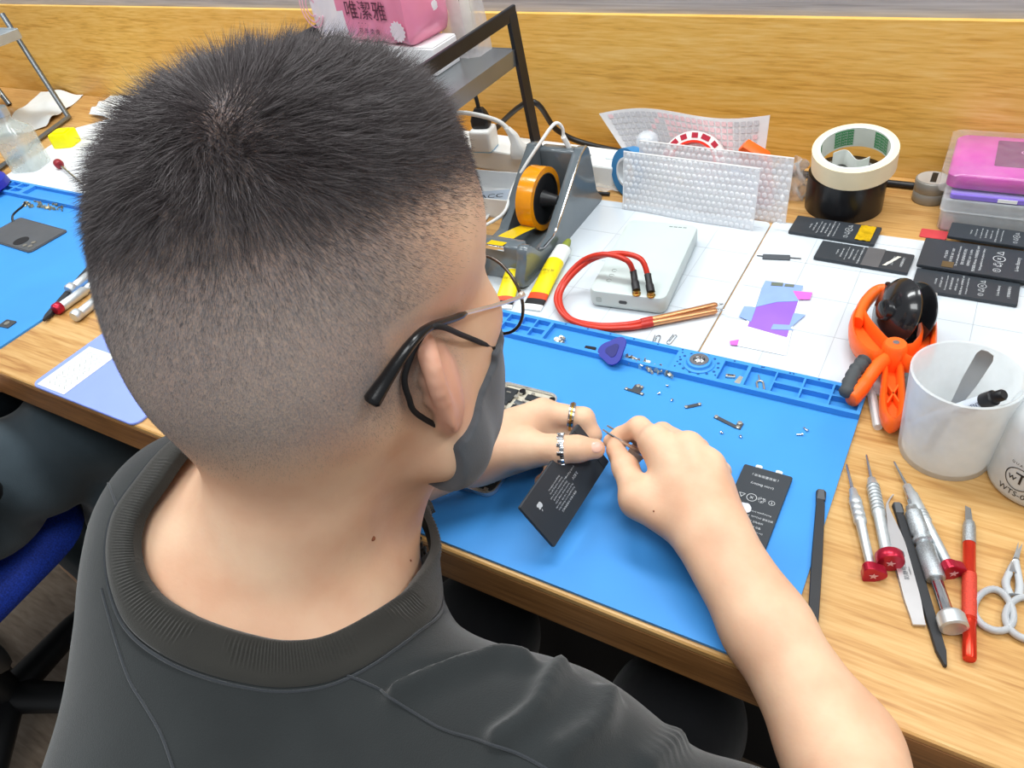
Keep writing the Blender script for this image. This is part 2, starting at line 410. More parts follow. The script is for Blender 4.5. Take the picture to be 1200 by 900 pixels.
# ================================================================== the seated repairer
def rotm(p, r, y):
    p, r, y = map(math.radians, (p, r, y))
    return np.array((Matrix.Rotation(y, 3, 'Z') @ Matrix.Rotation(p, 3, 'X') @ Matrix.Rotation(r, 3, 'Y')))
HR = rotm(-9, -3, -1); HP = np.array([-.296, .243, 1.046]); HS = 1.06
def H(x, y, z): return HP+HR@np.array([x, y, z*(1.10 if z > 0 else 1.0)], float)*HS
def head_prims(S, H, HR):
    e = lambda c, ax, k=.02, M=None, sub=False: S.ell(H(*c), np.array(ax)*HS*([1, 1, 1.08] if M is None and ax[0] > .05 else [1, 1, 1]), HR if M is None else HR@M, k, sub)
    e((0, -.014, .046), (.077, .095, .083)); e((0, .034, .050), (.070, .062, .066), .03)
    e((0, -.048, .008), (.062, .053, .052), .03); e((0, .045, -.012), (.057, .048, .066), .025)
    for s in (-1, 1):
        e((s*.044, .054, -.008), (.024, .026, .022), .015); e((s*.054, .022, -.036), (.016, .032, .034), .018)
        S.cone(H(s*.060, .0, -.008), H(s*.058, .006, -.060), .015, .016, .018)
        S.cone(H(s*.058, .006, -.060), H(s*.014, .074, -.094), .016, .017, .02)
        e((s*.033, .108, .017), (.015, .014, .010), .012, None, True)
        e((s*.032, .082, .015), (.013, .013, .012), .006)
    e((0, .076, -.095), (.020, .016, .016), .015)
    S.cone(H(-.030, .083, .036), H(.030, .083, .036), .012, .012, .015)
    S.cone(H(0, .084, .022), H(0, .099, -.014), .007, .0100, .012)
    for s in (-1, 1): e((s*.011, .092, -.016), (.008, .009, .007), .006)
    e((0, .093, -.042), (.023, .010, .007), .006); e((0, .092, -.052), (.020, .010, .007), .006)
    for s in (-1, 1):
        a = math.radians(42); eb = np.array([s*math.sin(a), -math.cos(a), 0]); ev = np.array([0, -.17, .985]); eo = np.cross(eb, ev)*s
        base = np.array([s*.067, .000, -.011])
        E = lambda u, v, o=0: base+(eb*u+ev*v+eo*o)*.78
        Me = np.stack([eb, ev, eo], 1)
        e(E(.014, .004, -.001), (.017, .029, .0045), .005, Me); e(E(.010, .000, -.006), (.010, .022, .006), .006, Me)
        hp = [E(.004, .012, .002), E(.005, .024, .002), E(.012, .033, .001), E(.023, .034, 0), E(.031, .025, 0), E(.033, .010, 0), E(.029, -.006, 0), E(.022, -.020, .001), E(.013, -.030, .002), E(.006, -.032, .002)]
        hr = [.0036, .0040, .0044, .0046, .0046, .0044, .0042, .0050, .0068, .0050]
        hp = spline(hp, 2); hr2 = np.interp(np.linspace(0, 9, len(hp)), range(10), hr)
        S.chain([H(*q) for q in hp], list(hr2), .003)
        S.chain([H(*E(*q)) for q in ((.012, .020, .003), (.022, .014, .003), (.022, -.002, .003), (.013, -.016, .003))], [.004, .0045, .0045, .004], .004)
        e(E(.001, -.003, .003), (.006, .007, .005), .004, Me)
        e(E(.010, -.002, .008), (.008, .011, .0065), .004, Me, True)
C7 = np.array([-.330, .128, .896]); SL = np.array([-.386, .156, .914]); SRr = np.array([-.118, .118, .866])
EL = np.array([-.462, .250, .805]); ERr = np.array([.068, .160, .790])
WR = np.array(at(836, 632, .800)); WL = np.array(at(556, 528, .800))
FR1 = np.array(dist(985, 880, .625))
TH = np.array([-.250, -.02, .79]); LU = np.array([-.212, -.13, .66]); PV = np.array([-.255, -.13, .54])
def torso_prims(S):
    S.cone(H(.008, -.030, -.020), C7+[.004, .012, -.005], .052, .053, .03)
    S.cone(H(.012, .018, -.058), C7+[-.002, .072, -.055], .042, .036, .03)
    S.cone(C7+[0, .02, -.015], SL+[.02, 0, .008], .052, .044, .045); S.cone(C7+[0, .02, -.034], SRr+[-.015, 0, .006], .050, .046, .045)
    S.cone(C7+[0, .01, -.045], TH, .085, .115, .06)
    S.cone(SL, TH+[-.015, 0, 0], .054, .09, .05); S.cone(SRr, TH+[.07, 0, 0], .055, .11, .06)
    S.cone(TH+[-.015, 0, 0], LU+[-.01, 0, 0], .09, .09, .05); S.cone(TH+[.06, 0, 0], LU+[.05, 0, 0], .115, .105, .05)
    S.cone(LU+[-.02, 0, 0], PV+[-.05, 0, 0], .095, .11, .05); S.cone(LU+[.05, 0, 0], PV+[.06, 0, 0], .105, .11, .05)
def arms_prims(S, upper_only=False):
    S.cone(SL, SL*.45+EL*.55, .054, .048, .03); S.cone(SL*.45+EL*.55, EL, .048, .040, .02)
    S.cone(SRr, SRr*.45+ERr*.55, .054, .049, .03); S.cone(SRr*.45+ERr*.55, ERr, .049, .043, .02)
    if upper_only: return
    m = EL*.65+WL*.35
    S.cone(EL, m, .041, .040, .02); S.cone(m, WL, .040, .027, .02)
    S.cone(ERr, FR1, .040, .037, .02); S.cone(FR1, FR1*.45+WR*.55, .037, .030, .02)
    ax = (WR-FR1)/np.linalg.norm(WR-FR1); side = np.cross(ax, [0, 0, 1]); side /= np.linalg.norm(side)
    q = FR1*.45+WR*.55
    for s in (-1, 1): S.cone(q+side*s*.005, WR+side*s*.010, .0265, .0200, .015)
def P3(px, py, z): return np.array(at(px, py, z))
def hands_prims(S):
    # ---- right hand: back of the hand up, thumb and forefinger closing on the tweezers
    mc = {'i': P3(768, 519, .822), 'm': P3(806, 527, .824), 'r': P3(831, 548, .815), 'p': P3(842, 574, .802)}
    cp = {'i': WR+[-.012, .006, .004], 'm': WR+[-.002, .006, .005], 'r': WR+[.006, .003, .002], 'p': WR+[.012, -.002, -.003]}
    rr_ = {'i': .0150, 'm': .0150, 'r': .0140, 'p': .0125}
    for k in 'imrp': S.cone(cp[k], mc[k], .018 if k != 'p' else .016, rr_[k], .012)
    for k in 'imr': S.cone(cp[k]*.35+mc[k]*.65+[0, 0, .0115], mc[k]+[0, 0, .0050], .0040, .0085, .010)
    S.cone(WR+[0, 0, -.004], (mc['i']+mc['p'])/2+[0, 0, -.010], .018, .016, .012)
    S.chain([mc['i'], P3(749, 501, .815), P3(727, 511, .800), P3(715, 517, .792)], [.0125, .0098, .0080, .0066], .004)
    S.chain([mc['m'], P3(776, 508, .806), P3(752, 524, .784), P3(741, 537, .777)], [.0122, .0100, .0085, .0072], .003)
    S.chain([mc['r'], P3(818, 526, .792), P3(788, 532, .773), P3(768, 546, .770)], [.0115, .0096, .0085, .0072], .003)
    S.chain([mc['p'], P3(845, 552, .782), P3(822, 546, .769), P3(800, 556, .766)], [.0100, .0084, .0074, .0064], .003)
    t0 = WR+[-.020, .008, -.006]
    S.cone(t0, P3(748, 586, .800), .0195, .0150, .014)
    S.chain([P3(748, 586, .800), P3(733, 548, .800), P3(721, 527, .795)], [.0140, .0108, .0085], .006)
    S.cone(P3(752, 582, .800), (mc['i']+WR)/2+[-.004, .004, -.006], .012, .013, .014)
    # ---- left hand: thumb lying along the battery, fingers folded underneath it
    ci, cpk = WL+[.004, .012, .003], WL+[.008, .002, -.012]
    li = P3(636, 484, .803); lm = P3(642, 502, .786); lr = P3(640, 517, .775); lpk = P3(630, 532, .767)
    S.cone(ci, li, .020, .0145, .012); S.cone(WL+[.004, .006, -.004], lm, .021, .0145, .012)
    S.cone(WL+[.004, 0, -.010], lr, .019, .0135, .012); S.cone(WL+[.004, -.008, -.010], lpk, .017, .012, .012)
    S.chain([li, P3(684, 490, .799), P3(694, 510, .785), P3(688, 524, .776)], [.0128, .0100, .0086, .0070], .004)
    S.chain([lm, P3(680, 506, .783), P3(683, 528, .771), P3(672, 541, .767)], [.0125, .0100, .0086, .0072], .003)
    S.chain([lr, P3(668, 524, .771), P3(668, 545, .763), P3(655, 556, .762)], [.0115, .0095, .0082, .0070], .003)
    S.chain([lpk, P3(648, 540, .764), P3(645, 558, .761), P3(634, 564, .760)], [.0100, .0082, .0074, .0064], .003)
    S.cone(WL+[.002, -.008, .004], P3(618, 526, .805), .0215, .0165, .014)
    S.chain([P3(618, 526, .805), P3(652, 527, .811), P3(676, 526, .811), P3(697, 526, .808)], [.0165, .0128, .0112, .0092], .006)
    S.cone(P3(612, 522, .803), (li+ci)/2+[0, 0, -.004], .013, .013, .014)
person = thing('person', 'person with short faded hair, dark t-shirt, glasses and mask bent over a battery', 'person', (0, 0, 0))
S = SDF(); head_prims(S, H, HR); torso_prims(S); arms_prims(S); hands_prims(S)
BV, BF = S.mesh(VOX)
# ---- skin: tone by noise, stubble shading belongs to the shaved scalp (own colour)
def skin_mat():
    m = bpy.data.materials.new('skin'); m.use_nodes = True; nt = m.node_tree; N = nt.nodes; Lk = nt.links; b = N['Principled BSDF']
    tc = N.new('ShaderNodeTexCoord')
    n1 = N.new('ShaderNodeTexNoise'); n1.inputs['Scale'].default_value = 22; n1.inputs['Detail'].default_value = 4; Lk.new(tc.outputs['Object'], n1.inputs['Vector'])
    r = N.new('ShaderNodeValToRGB'); r.color_ramp.elements[0].position = .32; r.color_ramp.elements[1].position = .68
    r.color_ramp.elements[0].color = lin('#dfae8e'); r.color_ramp.elements[1].color = lin('#ecc5a5'); Lk.new(n1.outputs['Fac'], r.inputs['Fac'])
    a = N.new('ShaderNodeAttribute'); a.attribute_name = 'stubble'; a2 = N.new('ShaderNodeAttribute'); a2.attribute_name = 'ruddy'
    x1 = N.new('ShaderNodeMix'); x1.data_type = 'RGBA'; Lk.new(a2.outputs['Fac'], x1.inputs[0]); Lk.new(r.outputs['Color'], x1.inputs[6]); x1.inputs[7].default_value = lin('#e2a08c')
    n2 = N.new('ShaderNodeTexNoise'); n2.inputs['Scale'].default_value = 900; n2.inputs['Detail'].default_value = 2; Lk.new(tc.outputs['Object'], n2.inputs['Vector'])
    mr = N.new('ShaderNodeMapRange'); mr.inputs['From Min'].default_value = .35; mr.inputs['From Max'].default_value = .65; mr.inputs['To Min'].default_value = .80; mr.inputs['To Max'].default_value = 1.15
    Lk.new(n2.outputs['Fac'], mr.inputs['Value'])
    mu = N.new('ShaderNodeMath'); mu.operation = 'MULTIPLY'; mu.use_clamp = True; Lk.new(a.outputs['Fac'], mu.inputs[0]); Lk.new(mr.outputs['Result'], mu.inputs[1])
    x2 = N.new('ShaderNodeMix'); x2.data_type = 'RGBA'; Lk.new(mu.outputs[0], x2.inputs[0]); Lk.new(x1.outputs[2], x2.inputs[6]); 
    a3 = N.new('ShaderNodeAttribute'); a3.attribute_name = 'scalp_top'; x3 = N.new('ShaderNodeMix'); x3.data_type = 'RGBA'; Lk.new(a3.outputs['Fac'], x3.inputs[0])
    x3.inputs[6].default_value = lin('#86868a'); x3.inputs[7].default_value = lin('#55525a'); Lk.new(x3.outputs[2], x2.inputs[7])
    Lk.new(x2.outputs[2], b.inputs['Base Color'])
    b.inputs['Roughness'].default_value = .55; b.inputs['Specular IOR Level'].default_value = .35
    b.inputs['Subsurface Weight'].default_value = .12; b.inputs['Subsurface Radius'].default_value = (.010, .004, .002); b.inputs['Subsurface Scale'].default_value = 1.0
    n3 = N.new('ShaderNodeTexNoise'); n3.inputs['Scale'].default_value = 350; n3.inputs['Detail'].default_value = 5; Lk.new(tc.outputs['Object'], n3.inputs['Vector'])
    bp = N.new('ShaderNodeBump'); bp.inputs['Strength'].default_value = .10; bp.inputs['Distance'].default_value = .001; Lk.new(n3.outputs['Fac'], bp.inputs['Height']); Lk.new(bp.outputs['Normal'], b.inputs['Normal'])
    return m
M_skin = skin_mat()
body = mesh_np('body', BV, BF, M_skin, person)
BT = BVHTree.FromPolygons([Vector(v) for v in BV.tolist()], BF.tolist())
# ================================================================== hair, shirt, mask, glasses, rings
def sm(a, b, x): t = np.clip((x-a)/(b-a), 0, 1); return t*t*(3-2*t)
def to_local(X):
    q = ((X-HP)@HR)/HS; q[..., 2] = np.where(q[..., 2] > 0, q[..., 2]/1.10, q[..., 2]); return q
QL = to_local(BV.copy())
onhead = (QL[:, 2] > -.075) & (np.abs(QL[:, 0]) < .12) & (QL[:, 1] > -.14) & (QL[:, 1] < .14)
def hair_mask(q):
    x, y, z = q[..., 0], q[..., 1], q[..., 2]
    top = sm(.045, .092, z+.10*np.maximum(0, y-.055))
    side = sm(-.034, .012, z)*(1-sm(-.045, .035, y))
    return top, side
tp, sd = hair_mask(QL)
ear = sm(.071, .079, np.abs(QL[:, 0]))*sm(-.05, -.04, QL[:, 2])*(1-sm(.025, .035, QL[:, 2]))
stub = np.where(onhead, np.maximum(tp*.85, sd*.72)*(1-ear), 0)
front = sm(.066, .078, QL[:, 1])*sm(.02, .05, QL[:, 2])
stub *= 1-np.where(onhead, front*(QL[:, 2] < .085), 0)
for nm, arr in (('stubble', stub), ('ruddy', np.where(onhead, ear*.55, 0)), ('scalp_top', np.where(onhead, tp, 0))):
    at_ = body.data.attributes.new(nm, 'FLOAT', 'POINT'); at_.data.foreach_set('value', arr.astype(np.float32))
for px, py, r in ((437, 631, .0016), (481, 657, .0009), (766, 599, .0008)):
    mole = MB(); h_ = BT.ray_cast(Vector(CAM), Vector(raydir(px, py)).normalized())
    if h_[0]: mole.sphere(h_[0], r, 8, 6)
    mole.build('mole', mat('mole_brown', '#8a5238', .6), person)
# ---- hair: real strands rooted on the scalp
tri = np.concatenate([BF[:, [0, 1, 2]], BF[:, [0, 2, 3]]])
tri = tri[onhead[tri].all(1)]
A, B, Cc = BV[tri[:, 0]], BV[tri[:, 1]], BV[tri[:, 2]]
cr = np.cross(B-A, Cc-A); area = np.linalg.norm(cr, axis=1)*.5; nr = cr/np.maximum(1e-12, area[:, None]*2)
cq = to_local((A+B+Cc)/3)
def strands(n, wgt, kind):
    p = area*wgt; p = p/p.sum(); t = RNG.choice(len(tri), n, p=p)
    u = RNG.random(n); v = RNG.random(n); f = u+v > 1; u[f] = 1-u[f]; v[f] = 1-v[f]
    R0 = A[t]+(B[t]-A[t])*u[:, None]+(Cc[t]-A[t])*v[:, None]; Nn = nr[t]; q = to_local(R0.copy())
    # flow: outwards from the whorl, with a twist, falling to straight down on the sides
    wl = np.array([.018, -.046, .118]); d = (q-wl); d[:, 2] *= .6
    dn = d/np.maximum(.004, np.linalg.norm(d, axis=1))[:, None]
    tw = np.cross(np.array([0, 0, 1.0]), dn); fl = dn+.35*tw*np.exp(-np.linalg.norm(d, axis=1)/.04)[:, None]
    fr = sm(-.02, .06, q[:, 1])*sm(.07, .10, q[:, 2]); fl = fl+np.array([.10, .5, .15])*fr[:, None]
    fl = fl@HR.T; fl = fl-Nn*(fl*Nn).sum(1)[:, None]; fl /= np.maximum(1e-6, np.linalg.norm(fl, axis=1))[:, None]
    rn = RNG.normal(size=(n, 3))
    # tufts lean together
    ph = np.stack([np.sin(q[:, 0]*310+np.sin(q[:, 1]*240)*2), np.sin(q[:, 1]*290+np.sin(q[:, 0]*260)*2), np.sin(q[:, 2]*300+q[:, 0]*180)], 1)
    return R0, Nn, q, fl, rn, ph
def strand_mesh(R0, d0, d1, L, rad, segs=2):
    n = len(R0); s1 = np.cross(d0, RNG.normal(size=(n, 3))); s1 /= np.linalg.norm(s1, axis=1)[:, None]; s2 = np.cross(d0, s1)
    V = []; rings = [(R0-d0*.0006, 1.0)]
    if segs == 2: rings.append((R0+d0*(L*.5)[:, None], .85))
    for c, k in rings:
        for a in (0, 2.094, 4.189): V.append(c+(s1*math.cos(a)+s2*math.sin(a))*(rad*k)[:, None])
    tip = R0+d0*(L*.5)[:, None]+d1*(L*.5)[:, None]; V.append(tip)
    V = np.stack(V, 1); m = V.shape[1]; f = []
    if segs == 2:
        for a in range(3): b = (a+1) % 3; f += [(a, b, b+3), (a, b+3, a+3), (a+3, b+3, 6)]
    else: f = [(0, 1, 3), (1, 2, 3), (2, 0, 3)]
    F = (np.arange(n)*m)[:, None, None]+np.array(f)[None]
    return V.reshape(-1, 3), F.reshape(-1, 3)
tq, sq = hair_mask(cq); frq = sm(.066, .078, cq[:, 1])*(cq[:, 2] < .085)
earq = (np.abs(cq[:, 0]) > .0735) & (cq[:, 2] < .035) & (cq[:, 1] > -.04)
thin = 1-.45*np.exp(-((cq[:, 0]-.018)**2+(cq[:, 1]+.040)**2)/.018**2)
R0, Nn, q, fl, rn, ph = strands(HN_TOP, tq*(1-frq)*thin, 0)
lz = sm(.060, .120, q[:, 2]+.08*np.maximum(0, q[:, 1]-.05)); L = (.0030+.0190*lz+.003*sm(.0, .07, q[:, 1])*lz)*RNG.uniform(.7, 1.15, len(R0))
lift = .30+.42*lz
pa = (.03+.13*lz)[:, None]; d0 = Nn*lift[:, None]+fl*.75+rn*.11+ph*pa; d0 /= np.linalg.norm(d0, axis=1)[:, None]
d1 = Nn*(lift*.75)[:, None]+fl*.85+rn*.18+ph*pa*1.7; d1 /= np.linalg.norm(d1, axis=1)[:, None]
V1, F1 = strand_mesh(R0, d0, d1, L, RNG.uniform(.00010, .00017, len(R0))*(.50+.50*lz))
R0, Nn, q, fl, rn, ph = strands(HN_SIDE, np.maximum(sq*.9, tq*.35)*(1-earq)*(1-frq)+.05*tq, 1)
L = (.0012+.0024*sm(.02, .065, q[:, 2]))*RNG.uniform(.6, 1.2, len(R0))
d0 = Nn*.45+fl*.8+rn*.15; d0 /= np.linalg.norm(d0, axis=1)[:, None]
V2, F2 = strand_mesh(R0, d0, d0, L, RNG.uniform(.00005, .00008, len(R0)), 1)
mesh_np('hair', V1, F1, mat('black_hair', '#4d4647', .5, spec=.5, var=.30, vscale=400), person, smooth=False)
mesh_np('stubble', V2, F2, mat('grey_stubble', '#7c797b', .7, var=.25, vscale=500), person, smooth=False)
# ---- t-shirt
S2 = SDF(); torso_prims(S2); arms_prims(S2, True)
COLPX = [(484, 682), (449, 711), (391, 742), (342, 751), (293, 744), (227, 722), (182, 693), (162, 653), (165, 612)]
SOFF = .0075
def cast(px, py, bvh): 
    r = bvh.ray_cast(Vector(CAM), Vector(raydir(px, py)).normalized()); return r[0], r[1]
SV, SF = S2.mesh(VOX*1.25, SOFF)
T0 = BVHTree.FromPolygons([Vector(v) for v in SV.tolist()], SF.tolist())
loopc = []
for p in COLPX:
    h_ = cast(*p, T0)[0]; loopc.append(h_)
loopc += [Vector(v) for v in ((-.362, .142, .990), (-.358, .172, .975), (-.354, .208, .946), (-.334, .246, .903), (-.298, .262, .878), (-.258, .232, .885))]
loop = []
for p in spline(loopc, 16, True):
    l, n, i, d = T0.find_nearest(p)
    loop.append(l+n*.0004 if l is not None and (p-l).dot(n) < 0 and d < .05 else p)
cen = sum(loop, Vector())/len(loop)
nrm_ = Vector((0, 0, 0))
for i in range(len(loop)): nrm_ += (loop[i-1]-cen).cross(loop[i]-cen)
nrm_.normalize(); nrm_ = -nrm_ if nrm_.z < 0 else nrm_
ux = nrm_.orthogonal().normalized(); uy = nrm_.cross(ux)
ang = np.array([math.atan2((p-cen).dot(uy), (p-cen).dot(ux)) for p in loop]); rad = np.array([math.hypot((p-cen).dot(uy), (p-cen).dot(ux)) for p in loop])
o_ = np.argsort(ang); angs = np.concatenate([ang[o_]-2*PI, ang[o_], ang[o_]+2*PI]); rads = np.tile(rad[o_], 3)
cenA, nA, uA, vA = map(np.array, (cen, nrm_, ux, uy))
def neck_cut(X, F):
    d = X-cenA; a = np.arctan2(d@vA, d@uA); r = np.hypot(d@uA, d@vA); h = d@nA
    g = np.minimum(np.interp(a, angs, rads)+.006-r, h+.07)
    return np.maximum(F, g)
sl_ax = (ERr-SRr); sl_ax /= np.linalg.norm(sl_ax); sl_o = SRr+(ERr-SRr)*.62
sl_bx = (EL-SL); sl_bx /= np.linalg.norm(sl_bx); sl_p = SL+(EL-SL)*.75
def shirt_post(X, F):
    F = neck_cut(X, F)
    F = np.maximum(F, np.where(np.linalg.norm(X-ERr, axis=-1) < .16, (X-sl_o)@sl_ax, -1)); F = np.maximum(F, np.where(np.linalg.norm(X-EL, axis=-1) < .11, (X-sl_p)@sl_bx, -1))
    return F
SV, SF = S2.mesh(VOX*1.25, SOFF, shirt_post)
def vnorm(V, F):
    n = np.cross(V[F[:, 2]]-V[F[:, 0]], V[F[:, 3]]-V[F[:, 1]]); o = np.zeros_like(V)
    for k in range(4): np.add.at(o, F[:, k], n)
    return o/np.maximum(1e-12, np.linalg.norm(o, axis=1))[:, None]
SN = vnorm(SV, SF)
disp = .0012*np.sin(SV[:, 0]*38+SV[:, 2]*25+np.sin(SV[:, 1]*30))+.0008*np.sin(SV[:, 1]*55-SV[:, 0]*40)
def px_line(pts, bvh, off=0.0):
    out = []
    for p in spline([(a, b, 0) for a, b in pts], 6):
        h_ = cast(p.x, p.y, bvh)
        if h_[0]: out.append(h_[0]+h_[1]*off)
    return out
FOLDS = [([(470, 812), (530, 790), (580, 775), (612, 778)], .0095, .007), ([(585, 865), (625, 835), (645, 800), (655, 785)], .0085, .006),
         ([(660, 880), (700, 850), (712, 818)], .008, .007), ([(455, 805), (500, 785), (560, 772)], -.0045, .005),
         
         ([(760, 895), (790, 868), (800, 850)], .005, .007)]
for pts, amp, wd in FOLDS:
    L_ = px_line(pts, T0)
    if len(L_) < 2: continue
    d = np.min([np.linalg.norm(SV-np.array(p), axis=1) for p in L_], 0)
    disp += amp*np.exp(-(d/wd)**2)
SV = SV+SN*disp[:, None]
def cloth(name, col, bump=.35, sc=1500, rough=.92):
    m = mat(name, col, rough, spec=.15, var=.14, vscale=14, bump=bump, bscale=sc); b = m.node_tree.nodes['Principled BSDF']
    b.inputs['Sheen Weight'].default_value = .25; b.inputs['Sheen Roughness'].default_value = .5; return m
M_shirt = cloth('charcoal_cotton', '#2a2d2e'); M_rib = cloth('charcoal_rib', '#33322f'); M_seam = cloth('charcoal_seam', '#33363a')
shirt = mesh_np('t_shirt', SV, SF, M_shirt, person, 'faded charcoal cotton t-shirt')
T1 = BVHTree.FromPolygons([Vector(v) for v in SV.tolist()], SF.tolist())
def snap(p, off):
    l, n, i, d = T0.find_nearest(p); return l+n*off if l is not None and d < .016 else p
NL = 420; lp2 = [loop[int(i*len(loop)/NL) % len(loop)].lerp(loop[(int(i*len(loop)/NL)+1) % len(loop)], (i*len(loop)/NL) % 1) for i in range(NL)]
outs = []
for p in lp2:
    r = (p-cen); r -= nrm_*r.dot(nrm_); r.normalize()
    q2 = p+r*.010-nrm_*.004; l, n, i, d = T0.find_nearest(q2); t = r-n*r.dot(n); t.normalize()
    if t.dot(r) < .3: t = (r-nrm_*.6).normalized()
    outs.append((t, n))
for _ in range(14):
    outs = [((outs[i-1][0]+outs[i][0]*2+outs[(i+1) % NL][0]).normalized(), (outs[i-1][1]+outs[i][1]*2+outs[(i+1) % NL][1]).normalized()) for i in range(NL)]
BW = .0235; rows = [(-.0005, -.003), (0, .0010), (.0012, .0022), (.25*BW, .0030), (.5*BW, .0032), (.75*BW, .0030), (BW-.0015, .0026), (BW, .0012), (BW, -.002)]
rings = []
for w_, h_ in rows:
    rg = []
    for i, p in enumerate(lp2):
        t, n = outs[i]; q2 = snap(p+t*w_, 0) if w_ > .008 else p+t*w_
        rib = .00022*(1 if i % 2 else -1) if .001 < w_ < BW-.002 else 0
        rg.append(q2+n*(h_+rib+(.0012 if h_ > 0 else 0)))
    rings.append(rg)
for rg in rings[3:]:
    for _ in range(6):
        rg[:] = [(rg[i-1]+rg[i]*2+rg[(i+1) % NL])/4 for i in range(NL)]
for k, (w_, h_) in enumerate(rows):
    if .001 < w_ < BW-.002:
        for i in range(NL): rings[k][i] = rings[k][i]+outs[i][1]*(.0003*(1 if i % 2 else -1))
mb = MB(); mb.loops([[tuple(p) for p in rg] for rg in rings], True, False, True); mb.build('collar', M_rib, shirt, label='ribbed crew neck collar')
mb = MB(); mb.tube([snap(p+outs[i][0]*(BW+.0022), .0014) for i, p in enumerate(lp2)][::3], .0010, 6, True)
for pts in ([(407, 792), (440, 806), (480, 832), (520, 855), (570, 870), (610, 885), (660, 912)], [(118, 545), (130, 572), (143, 606)],
            [(120, 690), (135, 745), (152, 796), (172, 830), (190, 862), (205, 905)]):
    L_ = px_line(pts, T1, .0006)
    if len(L_) > 3: mb.tube(L_, .0008, 6)
mb.build('seam', M_seam, shirt)
# ---- trousers and shoes under the desk
ST = SDF()
for s in (-1, 1):
    hip = PV+[s*.09, .02, -.02]; kn = np.array([PV[0]+s*.12, .36, .50]); an = np.array([PV[0]+s*.12, .30, .09])
    ST.cone(PV+[s*.05, -.03, .03], hip, .125, .10, .04); ST.cone(hip, kn, .098, .068, .03); ST.cone(kn, an, .066, .050, .02)
TV, TF = ST.mesh(.008); tr = mesh_np('trousers', TV, TF, cloth('black_trousers', '#1d1e21'), person)
for s in (-1, 1):
    SS = SDF(); x = PV[0]+s*.12
    SS.cone((x, .27, .04), (x, .43, .032), .040, .030, .02); SS.cone((x, .28, .05), (x, .31, .085), .040, .045, .02)
    v_, f_ = SS.mesh(.006); mesh_np('shoe', v_, f_, mat('black_shoe', '#18181a', .6), person)
# ---- face mask
S3 = SDF(); head_prims(S3, H, HR); S3.P = [p for p in S3.P]
S3.ell(H(0, .080, -.038), (.038*HS, .026*HS, .042*HS), HR, .02)
for s in (-1, 1): S3.ell(H(s*.037, .052, -.054), (.021*HS, .030*HS, .034*HS), HR, .02); S3.cone(H(s*.060, .008, -.066), H(s*.022, .074, -.088), .014, .018, .02)
def mask_cut(X, F):
    q = to_local(X.astype(float).copy()); y, z, x = q[..., 1], q[..., 2], np.abs(q[..., 0])
    edge = .048-.054*np.clip((-.028-z)/.020, 0, 1)
    top = -.004-.018*np.clip((x-.012)/.04, 0, 1)
    g = np.maximum(edge-y, np.maximum(z-top, -.112-z))
    return np.maximum(F, g.astype(np.float32))
lo = HP-.2; hi = HP+.2
MV, MF = S3.mesh(.0022, .0032, mask_cut, lo=lo, hi=hi)
M_mask = cloth('grey_mask_fabric', '#55585d', .15, 900, .8)
mask_o = mesh_np('face_mask', MV, MF, M_mask, person, 'dark grey fabric face mask')
TM = BVHTree.FromPolygons([Vector(v) for v in MV.tolist()], MF.tolist())
def onskin(pts, off):
    out = []
    for x, y in pts:
        h_ = cast(x, y, BT)
        if h_[0]: out.append(h_[0]+h_[1]*off)
    return out
def side(px, py, x):
    o = HR.T@(CAM-HP)/HS; d = HR.T@raydir(px, py); q = o+d*(x-o[0])/d[0]
    return [q[0], q[1], q[2]/1.1 if q[2] > 0 else q[2]]
LPL = [side(578, 408, .066), side(560, 400, .070), side(540, 392, .075), side(518, 383, .083), side(502, 386, .082), side(488, 404, .077), side(478, 428, .0745), side(474, 446, .0735), side(479, 466, .0730), side(490, 486, .0720), (.070, .004, -.050), (.067, .014, -.058)]
mb = MB()
lp_ = [Vector(H(*q_)) for q_ in LPL]
mb.tube(spline(lp_, 6), .0016, 8); mb.build('ear_loop', mat('black_elastic', '#17171a', .7), mask_o); mb = MB(); lm_ = [Vector(H(-(HR.T@(np.array(p)-HP)/HS)[0], (HR.T@(np.array(p)-HP)/HS)[1], (lambda z: z/1.1 if z > 0 else z)((HR.T@(np.array(p)-HP)/HS)[2]))) for p in lp_]
mb.tube(spline(lm_, 6), .0016, 8)
mb.build('ear_loop', mat('black_elastic', '#17171a', .7), mask_o)
# ---- finger rings
M_steel = mat('polished_steel', '#c9ccd0', .18, 1.0, var=.03); M_gold = mat('gold_inlay', '#c89a4a', .25, 1.0)
def ring_on(a, b, r, w, links):
    A_, B_ = Vector(a), Vector(b); mb = MB(); mb.axis(A_.lerp(B_, .5), B_)
    mb.lathe([(r, -w/2), (r+.0018, -w/2+.0004), (r+.0021, 0), (r+.0018, w/2-.0004), (r, w/2)], 32)
    ro = mb.build('ring', M_steel, person, label='silver link ring on the left thumb' if links else 'silver ring with a gold stripe on the left forefinger')
    mb2 = MB(); M0 = mb.M
    if links:
        for k in range(12):
            a_ = 2*PI*k/12; mb2.mx(M0 @ Matrix.Rotation(a_, 4, 'Z') @ Matrix.Translation((r+.0020, 0, 0))); mb2.box((0, 0, 0), (.0018, .0034, w*.92), .0006)
        mb2.build('link', M_steel, ro)
    else:
        mb2.mx(M0); mb2.lathe([(r+.0018, -.0013), (r+.0024, -.001), (r+.0024, .001), (r+.0018, .0013)], 32); mb2.build('stripe', M_gold, ro)
ring_on(P3(652, 526.6, .811), P3(664, 526.2, .811), .0121, .0068, True)
ring_on(P3(666, 487.4, .801), P3(674, 488.6, .800), .0114, .0060, False)
mb = MB()
